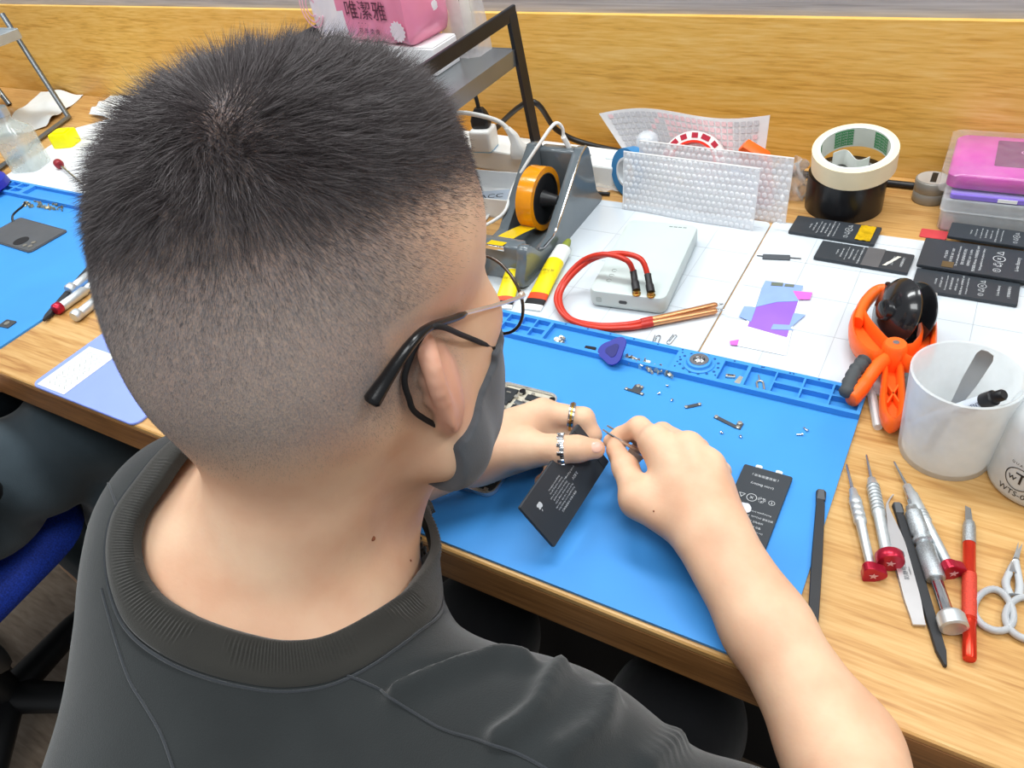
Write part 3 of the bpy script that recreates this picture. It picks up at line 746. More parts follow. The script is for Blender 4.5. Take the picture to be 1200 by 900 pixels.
for (px, py, ang_) in ((697, 526, 0),):
    h_ = cast(699, 524, BT)
    if h_[0]:
        mb.axis(h_[0], h_[0]+h_[1]); mb.at((0, 0, 0)) if False else None
        nrm2 = h_[1]; tdir = (Vector(P3(705, 526, .806))-Vector(P3(676, 526, .811))).normalized(); tdir = (tdir-nrm2*tdir.dot(nrm2)).normalized()
        mb.mx(Matrix.Translation(h_[0]-nrm2*.0009) @ Matrix((tdir, nrm2.cross(tdir), nrm2)).transposed().to_4x4()); mb.sphere((0, 0, 0), 1, 16, 10, scl=(.0062, .0050, .0016))
mb.build('thumbnail', mat('nail_pink', '#e8b9a6', .25, spec=.6), person)
# ---- eyeglasses
gl = thing('eyeglasses', 'thin round wire eyeglasses with black temple tips on the seated person', 'glasses', Vector(H(.063, .095, -.008)))
gi = Matrix.Translation(-gl.location)
M_wire = mat('gunmetal_wire', '#6d6660', .25, .9); M_tip = mat('black_acetate', '#141416', .25); M_rose = mat('pale_champagne_metal', '#efe4d6', .30, .85)
def hl(p): return Vector(H(*p))-gl.location
W0 = [side(612, 347, .0655), side(580, 358, .0690), side(545, 367, .0735)]
T0_ = [side(546, 367, .0735), side(530, 374, .0765), side(503, 383, .0815), side(484, 400, .0830), side(466, 424, .0800), side(449, 450, .0760), side(434, 473, .0730)]
for s in (1, -1):
    c = (s*.037, .097, -.014); mb = MB()
    mb.tube([hl((c[0]+.0255*math.cos(t), c[1]-.004*abs(math.cos(t))*(1 if math.cos(t)*s > 0 else 0), c[2]+.0255*math.sin(t))) for t in np.linspace(0, 2*PI, 40, endpoint=False)], .0011, 8, True)
    rim = mb.build('rim', M_wire, gl)
    mb = MB(); mb.loops([[hl((c[0]+.0248*k*math.cos(t), c[1]-.004*abs(math.cos(t))*k*(1 if math.cos(t)*s > 0 else 0)+dy, c[2]+.0248*k*math.sin(t))) for t in np.linspace(0, 2*PI, 40, endpoint=False)] for k, dy in ((1, -.0006), (.6, .0004), (.02, .001), (.02, .0022), (.6, .0016), (1, .0006))], True, True)
    mb.build('lens', mat('clear_lens', '#ffffff', .02, trans=1.0, ior=1.08, var=0), rim)
    mb = MB(); W_ = [(s*.0625, .094, -.008)]+[(s*a, b_, c_) for a, b_, c_ in W0]
    mb.tube([hl(p) for p in spline(W_, 6)], .0013, 8); tmpl = mb.build('temple', M_rose, gl)
    mb = MB(); mb.box(hl((s*.0645, W0[0][1]+.001, W0[0][2])), (.003, .004, .0045), .0008); mb.build('hinge', M_rose, tmpl)
    T_ = [(s*a, b_, c_) for a, b_, c_ in T0_]
    pts = spline(T_, 6); n_ = len(pts); rr2 = list(np.interp(np.linspace(0, 1, n_), [0, .08, .5, .8, .97, 1], [.0012, .0026, .0030, .0040, .0052, .0036]))
    mb = MB(); P_ = []
    for p in pts:
        w_ = Vector(H(*p)); l, n, i, d = BT.find_nearest(w_); inside = (w_-l).dot(n)
        if inside < .0022: w_ = l+n*.0022
        P_.append(w_-gl.location)
    for _ in range(2): P_ = [P_[0]]+[(P_[i-1]+P_[i]*2+P_[i+1])/4 for i in range(1, n_-1)]+[P_[-1]]
    mb.tube(P_, rr2, 10, flat=.75); mb.build('temple_tip', M_tip, tmpl)
mb = MB(); mb.tube([hl(p) for p in spline([(.0125, .098, -.008), (.005, .105, -.004), (-.005, .105, -.004), (-.0125, .098, -.008)], 5)], .0011, 8); mb.build('bridge', M_wire, gl)
# ================================================================== the near workstation
M_blue = mat('blue_silicone', '#3f92dd', .48, spec=.4, var=.05, vscale=9, bump=.05, bscale=900)
M_hole_shade = mat('hole_shade_blue', '#0f4f92', .6)  # darker blue paints the shade inside the mat's holes, drawn as discs
M_blk = mat('black_plastic', '#1b1c1f', .42); M_dark = mat('battery_black', '#33383e', .45, var=.05, vscale=25)
M_print = mat('white_print', '#c9cdd0', .6, var=.02); M_white = mat('white_plastic', '#eef0ef', .35, var=.02)
M_chrome = mat('chrome', '#d4d6d8', .12, 1.0, var=.02); M_alu = mat('brushed_aluminium', '#d3d8da', .42, .75, var=.06, vscale=200)
M_red = mat('red_anodised', '#b5213a', .3, .55); M_orange = mat('orange_plastic', '#ff6a1f', .38, var=.03)
M_solder = mat('bright_metal_bits', '#c9c5ba', .3, .85, var=.15, vscale=600)
def heightfield(mb, xs, ys, fn, mi=0):
    """stepped relief: fn(cell centre) is the height of that cell"""
    nx, ny = len(xs)-1, len(ys)-1
    Hh = [[fn((xs[i]+xs[i+1])/2, (ys[j]+ys[j+1])/2) for i in range(nx)] for j in range(ny)]
    V = []; F = []
    def q(a, b, c, d): o = len(V); V.extend((a, b, c, d)); F.append((o, o+1, o+2, o+3))
    for j in range(ny):
        for i in range(nx):
            x0, x1, y0, y1, h = xs[i], xs[i+1], ys[j], ys[j+1], Hh[j][i]
            if h is None: continue
            q((x0, y0, h), (x1, y0, h), (x1, y1, h), (x0, y1, h))
            for di, dj, e in ((1, 0, ((x1, y0), (x1, y1))), (-1, 0, ((x0, y1), (x0, y0))), (0, 1, ((x1, y1), (x0, y1))), (0, -1, ((x0, y0), (x1, y0)))):
                ii, jj = i+di, j+dj; g = Hh[jj][ii] if 0 <= ii < nx and 0 <= jj < ny else 0
                g = 0 if g is None else g
                if g < h-1e-7: a, b = e; q((*a, g), (*b, g), (*b, h), (*a, h))
    mb.add(V, F, False, mi)
def repair_mat(label, loc, x0, x1, y0, y1, cells, dots, ring):
    t = thing('repair_mat', label, 'work mat', loc); ox, oy = loc[0], loc[1]
    ty = y1-.040
    xs = {x0, x0+.009, x1-.009, x1}; ys = {y0, y0+.009, ty, y1}
    for a, b, c, d in cells: xs |= {a, b}; ys |= {c, d}
    xs = sorted(xs); ys = sorted(ys)
    def h(x, y):
        if y > ty:
            for a, b, c, d in cells:
                if a < x < b and c < y < d: return .0032
            return .0095
        return .0030 if (x < x0+.009 or x > x1-.009 or y < y0+.009) else .0025
    mb = MB(); heightfield(mb, xs, ys, h); mb.v = [(x-ox, y-oy, z) for x, y, z in mb.v]
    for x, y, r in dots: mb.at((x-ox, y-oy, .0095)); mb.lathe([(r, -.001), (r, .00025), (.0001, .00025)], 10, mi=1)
    m_ = mb.build('mat_sheet', [M_blue, M_hole_shade], t)
    if ring:
        mb = MB(); mb.at((ring[0]-ox, ring[1]-oy, .0095)); mb.lathe([(.0165, 0), (.0165, .0012), (.0135, .002), (.0125, .005), (.0100, .0056), (.0100, .001), (.0001, .001)], 28)
        b_ = mb.build('ring_boss', M_blue, m_); mb = MB(); mb.at((ring[0]-ox, ring[1]-oy, .0095))
        mb.lathe([(.0098, .002), (.0098, .0062), (.0062, .0062), (.0048, .0035), (.0048, .0012), (.0001, .0012)], 24); mb.build('steel_ring', M_chrome, m_)
    return t
MX0, MX1, MY0, MY1 = -.465, -.0395, .3105, .634
cells = [(-.384, -.231, .5985, .629), (-.1795, -.1550, .5985, .629), (-.1515, -.1260, .5985, .629)]
for a, b in ((-.1245, -.0985), (-.0965, -.0705), (-.0685, -.0430)):
    for c, d in ((.5985, .6125), (.6150, .6290)): cells.append((a, b, c, d))
for k in range(4):
    for c, d in ((.5985, .6125), (.6150, .6290)): cells.append((-.460+.0185*k, -.4435+.0185*k, c, d))
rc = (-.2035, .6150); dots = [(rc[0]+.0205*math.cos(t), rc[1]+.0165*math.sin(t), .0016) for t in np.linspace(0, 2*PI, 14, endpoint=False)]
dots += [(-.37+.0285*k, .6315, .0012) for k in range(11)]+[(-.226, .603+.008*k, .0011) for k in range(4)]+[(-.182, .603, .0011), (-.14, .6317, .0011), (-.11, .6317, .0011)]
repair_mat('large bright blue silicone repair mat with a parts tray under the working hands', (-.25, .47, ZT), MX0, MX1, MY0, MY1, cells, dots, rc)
ZM = ZT+.0026; ZP = ZT+.0033
# ---- white grid boards
M_board = mat('glossy_white_board', '#ced6dd', .16, spec=.6, var=.015, vscale=6, coat=.3); M_line = mat('grey_grid_line', '#a9b0b6', .4)
def board(label, x0, x1, y0, y1, gx, gy):
    t = thing('grid_board', label, 'board', ((x0+x1)/2, (y0+y1)/2, ZT)); mb = MB(); ox, oy = t.location.x, t.location.y
    mb.rrect(x1-x0, y1-y0, 0, .0028, .008, .0006, smooth=False)
    for x in gx:
        if x0+.01 < x < x1-.01: mb.box((x-ox, 0, .0028), (.0006, y1-y0-.012, .0003), 0, mi=1)
    for y in gy:
        if y0+.01 < y < y1-.01: mb.box((0, y-oy, .0028), (x1-x0-.012, .0006, .0003), 0, mi=1)
    mb.build('board_sheet', [M_board, M_line], t); return t
gx = [-.0875+.0625*k for k in range(-8, 4)]; gy = [.7125, .7795, .8465, .9135]
board('left glossy white grid board under the power bank', -.520, -.2143, .637, .930, gx, gy)
board('right glossy white grid board under the orange suction pliers', -.2125, .0885, .637, .935, gx, gy)
ZB = ZT+.0032
# ---- batteries
def apple(mb, c, s, rot, mi=1):
    pts = []
    for k in range(40):
        a = 2*PI*k/40; r = 1+.10*math.cos(2*a)-.06*math.cos(4*a)-.16*math.exp(-((a-PI/2)/.25)**2)-.08*math.exp(-((a-3*PI/2)/.25)**2)
        x, y = r*math.cos(a)*.92, r*math.sin(a)
        dx, dy = x-1.12, y-.15
        dd = math.hypot(dx, dy)
        if dd < .48: x, y = 1.12+dx/dd*.48, .15+dy/dd*.48
        pts.append((x, y))
    leaf = [(.02, 1.15), (.12, 1.55), (.45, 1.75), (.38, 1.35)]
    ca, sa = math.cos(rot), math.sin(rot)
    for P in (pts, leaf): mb.add([(c[0]+(x*ca-y*sa)*s, c[1]+(x*sa+y*ca)*s, c[2]) for x, y in P], [tuple(range(len(P)))], False, mi)
def battery_mesh(mb, l, w, t, style):
    """long side along x; printing is mirrored into the mesh as material 1"""
    mb.rrect(l, w, 0, t, .0016, .0007, 3); z = t+.00012
    if style == 'held':
        mb.box((-l/2+.005, 0, t), (.009, w-.002, .0008), .0002, 1)
        mb.text('Li-ion Polymer', .0026, (-.010, -.004, z), 0); mb.text('3.82V', .0038, (-.012, .002, z), 0)
        for k, s in enumerate(('Rechargeable Li-ion Battery Pack', 'Model A1660  7.45 Wh  1960 mAh', 'Limited charge voltage 4.35V', 'Dispose of battery properly', 'Do not puncture, crush or heat', 'Contact recycling agency', 'Designed in California')):
            mb.text(s, .0021, (.010, .008-.0031*k, z), 0)
        mb.text('锂离子电池 充电限制电压', .0022, (.010, .0115, z)); apple(mb, (l/2-.016, -.010, z), .0032, -PI/2*0)
    else:
        big = style.get('big', 'Li-ion Battery'); mb.text(big, w*.085, (-l*.31, 0, z), -PI/2)
        mb.text('( 高容量版电池 )' if style.get('head', 1) else '锂电池', w*.075, (-l*.41, 0, z), -PI/2)
        for k, s in enumerate(style.get('rows', ())): mb.text(s, w*.055, (-l*.02+k*l*.050, 0, z), -PI/2, sx=.95)
        y0 = -w*.30
        for k, s in enumerate('△⊗♻①'): mb.text(s, w*.15, (-l*.16, y0+k*w*.20, z), -PI/2)
ROWS = ('Rechargeable Li-ion polymer battery', '额定容量 2942mAh  充电限制电压 4.40V', '标称电压 3.82V  11.16Whr', '警告 请勿拆解 挤压 撞击', 'Do not disassemble or incinerate', '执行标准 GB/T 18287', '产地 深圳市', '生产日期 见喷码', '合格')
def battery(label, loc, rotz, l=.104, w=.043, t=.0038, style=None, flip=False, group=None):
    b = thing('phone_battery', label, 'battery', loc, rotz, group); mb = MB()
    battery_mesh(mb, l, w, t, style or {'rows': ROWS}); mb.build('cell_pack', [M_dark, M_print], b)
    return b
# on the mat, at the right of the hand
A_ = at(901, 558, ZM); B_ = at(868, 662, ZM)
b = battery('black phone battery with white chinese print lying alone on the blue mat', (-.0975, .4435, ZM), PI/2+PI, .107, .0435)
for x_ in (-.009, .009):
    mb = MB(); mb.box((-.0545, x_, .0018), (.006, .006, .0008), .0002, 1); mb.box((-.0560, x_, .0024), (.003, .0045, .0012), .0003, 1); mb.build('adhesive_tab', M_white, b)
t = thing('glare_disc', 'small crumpled white disc painting a round glare on the lone battery', 'painted glare', tuple(at(872, 596, ZM+.0042)))  # made-up disc, its white paints the reflection on the battery
mb = MB(); mb.grid(lambda u, v: ((.0002+.0058*v)*math.cos(2*PI*u), (.0002+.0058*v)*math.sin(2*PI*u), .0005+.0009*v*math.sin(2*PI*u*3+1)**2), 24, 4, .0002); mb.build('painted_glare', mat('painted_glare_white', '#dfe0ea', .4), t)
# held between the fingers
def held_frame():
    TL = at(678, 496, .815); TR = at(714, 541, .775); BL = at(609, 595, .810)
    ex = (BL-TL).normalized(); ey = (TR-TL); ey = (ey-ex*ey.dot(ex)).normalized(); ez = ex.cross(ey)
    c = (TR+BL)/2; return Matrix.Translation(c) @ Matrix((ex, ey, ez)).transposed().to_4x4(), (BL-TL).length, (TR-TL).length
MHh, hl_, hw_ = held_frame()
b = thing('phone_battery', 'black phone battery held up between the fingers of both hands', 'battery', MHh.translation)
b.rotation_euler = MHh.to_euler(); mb = MB(); mb.at((0, 0, -.0036)); battery_mesh(mb, hl_, hw_, .0036, 'held'); mb.build('cell_pack', [M_dark, M_print], b)
# ---- tweezers in the right hand
def tweezers(label, A, B, spread, width, material, zrot=None, curved=False, txt=None):
    """tips at A, tail at B (world points)"""
    A, B = Vector(A), Vector(B); d = (B-A); L = d.length; ex = d.normalized(); up = Vector((0, 0, 1)); ey = up.cross(ex).normalized(); ez = ex.cross(ey)
    t = thing('tweezers', label, 'tweezers', A); M = Matrix((ex, ey, ez)).transposed().to_4x4(); t.rotation_euler = M.to_euler()
    for s in (-1, 1):
        P = []
        for k in range(25):
            u = k/24; off = spread*(1-u)**.8*(1 if u > .02 else .85) if not curved else spread*math.sin(PI*min(1, u*1.02))*.7+.0006
            wd = (.0012+(width-.0012)*sm(.03, .45, np.float64(u)))*(1-.25*sm(.8, 1, np.float64(u)))
            bend = .008*max(0, 1-u*9)**1.5 if curved else 0
            P.append((u*L, off, wd, bend))
        mb = MB(); th = .0013
        if curved: R_ = [[(x, b_+w_/2, s*o_+th/2), (x, b_-w_/2, s*o_+th/2), (x, b_-w_/2, s*o_-th/2), (x, b_+w_/2, s*o_-th/2)] for x, o_, w_, b_ in P]
        else: R_ = [[(x, s*o_+th/2, w_/2), (x, s*o_-th/2, w_/2), (x, s*o_-th/2, -w_/2), (x, s*o_+th/2, -w_/2)] for x, o_, w_, b_ in P]
        mb.loops(R_, True, True, False)
        if txt and s == 1: mb.text(txt, .0042, (L*.63, 0, P[15][1]+th/2+.0002), PI, mi=1); mb.text('stainless', .0022, (L*.63, .0032, P[15][1]+th/2+.0002), PI, mi=1); mb.rrect(.006, .0055, P[12][1]+th/2, P[12][1]+th/2+.0002, .001, 0, 3, (L*.505, 0), mi=1)
        mb.build('prong', [material, mat('etched_grey', '#6a6d70', .5)], t)
    return t
TIP = at(709, 501, .806); TAIL = at(857, 593, .797)
tweezers('fine steel tweezers held between thumb and forefinger of the right hand', TIP, TAIL, .0036, .0066, M_chrome)
# ---- opened phone body under the left wrist
M_pf = mat('phone_frame_silver', '#d7d8da', .22, .8); M_pin = mat('phone_inner_plate', '#cfc8b6', .4, .3, var=.12, vscale=120); M_pcb = mat('dark_circuit', '#23272b', .45, var=.4, vscale=200)
cP = Vector((-.355, .444, ZM)); t = thing('opened_phone', 'opened phone body with bare electronics under the left wrist', 'phone', cP, math.radians(1))
mb = MB(); L0 = rr(.072, .150, .011, 6); L1 = rr(.0685, .1465, .0095, 6)
mb.loops([[(x, y, 0) for x, y in rr(.0705, .1485, .0105, 6)], [(x, y, .0012) for x, y in L0], [(x, y, .0052) for x, y in L0], [(x, y, .0060) for x, y in rr(.0715, .1495, .0107, 6)], [(x, y, .0060) for x, y in L1], [(x, y, .0022) for x, y in L1]], True, True, True)
mb.build('frame', M_pf, t)
mb = MB(); mb.rrect(.068, .146, .0021, .0026, .009, 0, 6); mb.build('inner_plate', M_pin, t)
mb = MB()
for x, y, a, b_, h_ in ((.016, .062, .030, .008, .0016), (-.020, .058, .018, .020, .0022), (.026, .030, .006, .020, .001), (.006, .044, .026, .006, .0014), (-.022, .0, .018, .10, .0018), (.010, -.058, .046, .020, .002), (-.020, -.056, .020, .026, .0016), (.024, -.040, .012, .012, .0014)):
    mb.box((x, y, .0026+h_/2), (a, b_, h_), .0003, 1)
mb.build('circuit_board', M_pcb, t)
mb = MB(); rd = random.Random(3)
for k in range(46):
    x = rd.uniform(-.030, .031); y = rd.choice((rd.uniform(.03, .069), rd.uniform(-.069, -.035)))
    mb.box((x, y, .0048), (rd.uniform(.0015, .006), rd.uniform(.0012, .004), .0012), 0)
o_ = mb.build('shield_plate', M_solder, t); o_['kind'] = 'stuff'
mb = MB(); mb.tube(spline([(-.006, .050, .0052), (.010, .048, .0052), (.022, .046, .0052), (.026, .036, .0052), (.024, .026, .0052)], 5), .0030, 8, flat=.25); mb.build('flex_cable', mat('flex_grey', '#4d5257', .4), t)
mb = MB()
for x, y in ((.030, .066), (-.006, .067)):
    mb = MB(); mb.at((x, y, .0026)); mb.lathe([(.0036, 0), (.0036, .0028), (.0026, .0030), (.0001, .0030)], 16); mb.build('camera_lens', mat('lens_black', '#101114', .12), t)
# ---- small brackets and screws on the mat
def plate_thing(name, label, cat, px, z, outline, h, material, rotz, extra=None, scale=.001, sm_=False):
    t = thing(name, label, cat, tuple(at(*px, z)), rotz); mb = MB(); mb.prism([(x*scale, y*scale) for x, y in outline], 0, h, min(.0002, h*.2)); mb.build('plate', material, t)
    if extra: extra(t)
    return t
M_bkt = mat('bracket_grey', '#5d6166', .35, .6)
def pads(ps, h, m=M_solder):
    def f(t):
        for x, y, r in ps:
            mb = MB(); mb.at((x*.001, y*.001, h)); mb.lathe([(r*.001, 0), (r*.001, .0006), (r*.0005, .0008), (.00001, .0008)], 12); mb.build('pad', m, t)
    return f
plate_thing('metal_bracket', 'dark T shaped metal bracket on the mat below the blue pick', 'bracket', (745, 457), ZM, [(-11, -5), (11, -5), (11, -2), (6, -1.5), (6, 7), (-4, 7), (-4, -1.5), (-11, -2)], .0012, M_bkt, math.radians(-6), pads([(-9, -3.5, 1.6), (9, -3.5, 1.6), (0, 6, 2.2), (4, 6, 1.6)], .0012))
plate_thing('metal_bracket', 'short slanted metal bar on the mat between the other brackets', 'bracket', (812, 476), ZM, [(-8, -2), (8, -2), (8, 2), (-8, 2)], .0011, M_bkt, math.radians(38), pads([(-7, 0, 1.7), (7, 0, 1.7)], .0011))
plate_thing('metal_bracket', 'bent L shaped metal bracket on the mat nearest the right hand', 'bracket', (853, 496), ZM, [(-15, 1), (8, -4), (14, -4), (14, 5), (8, 5), (8, 0), (-14, 5)], .0012, M_bkt, math.radians(-4), pads([(-13, 3, 2), (11, -2, 2), (10.5, 4, 2.4)], .0012))
def screw(label, px, ang, z=ZM, l=.006, grp=None):
    t = thing('tiny_screw', label, 'screw', tuple(at(*px, z)), math.radians(ang), grp); mb = MB(); mb.axis((0, 0, .0011), (1, 0, .0011))
    mb.lathe([(.0006, -l/2), (.0009, -l/2+.0005), (.0009, l/2-.0012), (.0016, l/2-.0011), (.0016, l/2), (.00001, l/2+.0001)], 10); mb.build('shank', M_chrome, t); return t
screw('pair of tiny silver screws right side of the mat, upper one', (944, 504), -35); screw('pair of tiny silver screws right side of the mat, lower one', (937, 510), 25)
for k, (px, lb) in enumerate((((782, 453), 'tiny dark screw just right of the T shaped bracket'), ((772, 462), 'tiny dark screw below right of the T shaped bracket'), ((787, 470), 'tiny dark screw left of the slanted metal bar'), ((868, 513), 'tiny dark screw below the L shaped bracket'), ((846, 508), 'tiny pale screw beneath the L shaped bracket'))):
    screw(lb, px, 40*k, l=.0028)
# ---- in the tray
t = thing('coil_nut', 'little silver threaded nuts heaped at the left end of the tray pocket', 'nut', tuple(at(657, 401, ZP)))
mb = MB()
for k in range(7): mb.at((random.uniform(-.005, .005), random.uniform(-.004, .004), .0022+.0014*(k % 2)), (random.random()*3, random.random()*3, 0)); mb.lathe([(.0014, -.0018), (.0032, -.0018), (.0032, .0018), (.0014, .0018)], 10, closed=True)
o_ = mb.build('nut_heap', M_solder, t); t['kind'] = 'stuff'
t = thing('chip', 'small black square chip in the tray beside the blue pick', 'chip', tuple(at(691, 410, ZP)), .1); mb = MB(); mb.rrect(.013, .010, 0, .0015, .0008, .0002); mb.build('chip_body', M_blk, t); mb = MB(); mb.box((-.0055, -.004, .0016), (.004, .0015, .0006), .0001, 1); mb.build('contact', M_solder, t)
def pick(label, loc, rot, s, col):
    t = thing('opening_pick', label, 'pick', loc, rot=rot); P = [(s*1.0*math.cos(a)*(1+.15*math.cos(3*(a-PI/2))), s*1.0*math.sin(a)*(1+.15*math.cos(3*(a-PI/2)))) for a in np.linspace(0, 2*PI, 36, endpoint=False)]
    P = [(x*1.0, y) for x, y in P]; mb = MB(); mb.prism(P, -.0008, .0008, .0004); mb.build('pick_blade', mat('blue_pick', '#1b2593', .4), t)
    mb = MB(); mb.prism([(x*.48, y*.48) for x, y in P], .0007, .0013, .0003); mb.build('raised_triangle', mat('blue_pick_dark', '#12176e', .45), t); return t
pick('royal blue triangular opening pick leaning in the tray', tuple(at(718, 411, ZT+.0150)), (math.radians(30), 0, math.radians(-32)), .0165, '#2a2fc0')
t = thing('tiny_metal_bits', 'heap of tiny shiny screws and clips at the right of the tray pocket', 'screws', tuple(at(765, 428, ZP)), -.12)
mb = MB()
for k in range(85):
    u = random.random(); mb.at((-.030+.058*u, -.006+random.uniform(-.005, .006), .0012+random.random()*.002), (random.random()*3, random.random()*3, random.random()*3)); mb.box((0, 0, 0), (random.uniform(.003, .0075), random.uniform(.002, .0045), .0010), 0)
mb.build('bits', M_solder, t); t['kind'] = 'stuff'
t = thing('connector', 'gold toned small connector in the second tray pocket', 'connector', tuple(at(856, 442, ZP)), .2); mb = MB(); mb.box((0, 0, .0014), (.010, .004, .0028), .0005); mb.build('housing', M_solder, t); mb = MB(); mb.box((0, 0, .0028), (.006, .0018, .0006), .0001, 1); mb.build('slot', M_blk, t)
t = thing('metal_clip', 'square pale metal shield in the second tray pocket', 'clip', tuple(at(868, 447, ZP)), -.2); mb = MB(); mb.rrect(.009, .012, 0, .0016, .0008, .0002); mb.build('shield', mat('nickel', '#d8d5c8', .3, .7), t)
def clip_loop(name, label, px, z, L, W, rotz, m, r=.0006):
    t = thing(name, label, 'clip', tuple(at(*px, z)), rotz); mb = MB()
    P = [(-W/2, L/2), (-W/2, -L/2+W/2)]+[(W/2*math.cos(a), -L/2+W/2+W/2*math.sin(a)) for a in np.linspace(PI, 2*PI, 8)]+[(W/2, L/2-W*.3)]+[(W*.18+W*.32*math.cos(a), L/2-W*.3+W*.32*math.sin(a)) for a in np.linspace(0, PI, 8)]+[(-W*.14, -L/2+W*.9)]
    mb.tube([(x, y, r) for x, y in P], r, 6); mb.build('wire', m, t); return t
clip_loop('paper_clip', 'silver wire loop on the white board just above the tray, left one', (769, 399), ZB, .017, .0065, math.radians(8), M_chrome)
clip_loop('paper_clip', 'thin open wire loop on the white board just above the tray, right one', (787, 398), ZB, .018, .005, math.radians(-6), M_chrome, .0004)
t = thing('eject_pin', 'flat silver eject pin in the third tray pocket', 'pin', tuple(at(891, 453, ZP)), math.radians(112)); mb = MB(); mb.tube([(x*.001, y*.001, .0012) for x, y in rr(15, 6.5, 3, 5)], .0011, 8, True); mb.build('loop', M_solder, t); mb = MB(); mb.tube([(.0075, 0, .0012), (.017, 0, .0012)], .0007, 8); mb.build('needle', M_solder, t)
# ================================================================== tools at the right of the mat
def lathe_tool(t, name, prof, m, n=20, label=None, zc=None, parent=None, knurl=0):
    """profile [(x along the tool, radius)...] lying along local +x"""
    mb = MB(); zc = zc if zc is not None else .006; mb.mx(Matrix.Translation((0, 0, zc)) @ Matrix.Rotation(PI/2, 4, 'Y')); mb.lathe([(max(r, .00001), x) for x, r in prof], n)
    return mb.build(name, m, parent or t, label=label)
M_knurl = mat('knurled_aluminium', '#b9bfc3', .38, .85, var=.25, vscale=900, bump=.5, bscale=1400)
def ribs(x0, x1, r, n, d=.0006):
    out = []
    for k in range(n):
        a = x0+(x1-x0)*k/n; b = x0+(x1-x0)*(k+1)/n; c = (b-a)
        out += [(a, r), (a+c*.35, r), (a+c*.45, r-d), (a+c*.9, r-d), (b, r)]
    return out
def screwdriver(label, head, tip, style, capm, z=ZT):
    A, rz, L = along(head, tip, z); t = thing('screwdriver', label, 'screwdriver', A, rz); zc = .0060
    x = lambda f: f*L
    lathe_tool(t, 'shaft', [(x(.74), .0016), (x(.80), .0014), (x(.90), .0011), (x(.985), .0010), (x(1), .0004)], M_chrome, 12, zc=zc)
    if style == 'wave':
        pr = [(x(.05), .0001), (x(.05), .0036), (x(.42), .0040)]
        for k in range(4): a = .43+k*.055; pr += [(x(a), .0050), (x(a+.012), .0053), (x(a+.040), .0053), (x(a+.052), .0046)]
        pr += [(x(.66), .0048), (x(.67), .0040), (x(.74), .0032), (x(.755), .0016)]
    elif style == 'rings': pr = [(x(.05), .0001), (x(.05), .0046), (x(.40), .0047)]+[(a, r) for a, r in ribs(x(.42), x(.68), .0055, 8, .0011)]+[(x(.70), .0044), (x(.75), .0034), (x(.76), .0016)]
    else: pr = [(x(.05), .0001), (x(.05), .0040), (x(.40), .0043), (x(.42), .0050)]+ribs(x(.42), x(.50), .0054, 3, .0009)+[(x(.52), .0050), (x(.66), .0052), (x(.67), .0044), (x(.75), .0036), (x(.765), .0016)]
    lathe_tool(t, 'handle', pr, M_alu, 20, zc=zc)
    mb = MB()
    if style == 'rings':
        lathe_tool(t, 'swivel_cap', [(-.004, .0001), (-.004, .0098), (-.003, .0106), (.004, .0106), (.005, .0098), (.005, .0001)], capm, 28, zc=.0108)
    else:
        mb.mx(Matrix.Translation((0, 0, .0075)) @ Matrix.Rotation(PI/2, 4, 'Y') @ Matrix.Rotation(.5, 4, 'Z'))
        P = [(.0090*(1+.16*math.cos(3*a))*math.cos(a), .0090*(1+.16*math.cos(3*a))*math.sin(a)) for a in np.linspace(0, 2*PI, 36, endpoint=False)]
        mb.prism(P, -.003, .0045, .0008); mb.build('swivel_cap', capm, t)
    # star mark on the end of the cap
    mb = MB(); mb.mx(Matrix.Translation((-.0043 if style == 'rings' else -.0032, 0, .0108 if style == 'rings' else .0075)) @ Matrix.Rotation(-PI/2, 4, 'Y'))
    P = [((.0036 if k % 2 == 0 else .0015)*math.cos(PI*k/5), (.0036 if k % 2 == 0 else .0015)*math.sin(PI*k/5)) for k in range(10)]
    mb.prism(P, 0, .0003); mb.build('star_mark', mat('pale_red_mark', '#e6b0b4', .4), t)
    return t
screwdriver('silver screwdriver with wavy grip and lobed red cap, nearest the blue mat', (1021, 678), (991, 549), 'wave', M_red)
screwdriver('silver screwdriver with ringed grip and round red cap', (1040, 665), (1014, 538), 'rings', M_red)
screwdriver('silver screwdriver with lobed red cap lying next to the red knife', (1113, 675), (1046, 546), 'plain', M_red)
# chrome-capped screwdriver
A, rz, L = along((1112, 738), (1058, 577)); t = thing('screwdriver', 'knurled screwdriver with a chrome round cap', 'screwdriver', A, rz); x = lambda f: f*L
lathe_tool(t, 'shaft', [(x(.82), .0018), (x(.88), .0022), (x(.885), .0014), (x(.98), .0010), (x(1), .0004)], M_chrome, 12, zc=.0075)
lathe_tool(t, 'neck', [(x(.05), .0001), (x(.05), .0046), (x(.29), .0046), (x(.30), .0040)], M_chrome, zc=.0075)
lathe_tool(t, 'grip', [(x(.29), .0001), (x(.29), .0066), (x(.30), .0072), (x(.52), .0070), (x(.53), .0056), (x(.55), .0056), (x(.56), .0074), (x(.58), .0074), (x(.59), .0058), (x(.61), .0058), (x(.62), .0070), (x(.78), .0066), (x(.79), .0050), (x(.83), .0044), (x(.84), .0018)], M_knurl, 26, zc=.0075)
lathe_tool(t, 'swivel_cap', [(-.006, .0001), (-.0055, .0070), (-.006, .0080), (-.005, .0100), (.004, .0100), (.0045, .0090), (.006, .0090), (.007, .0080), (.007, .0001)], M_alu, 30, zc=.0106)
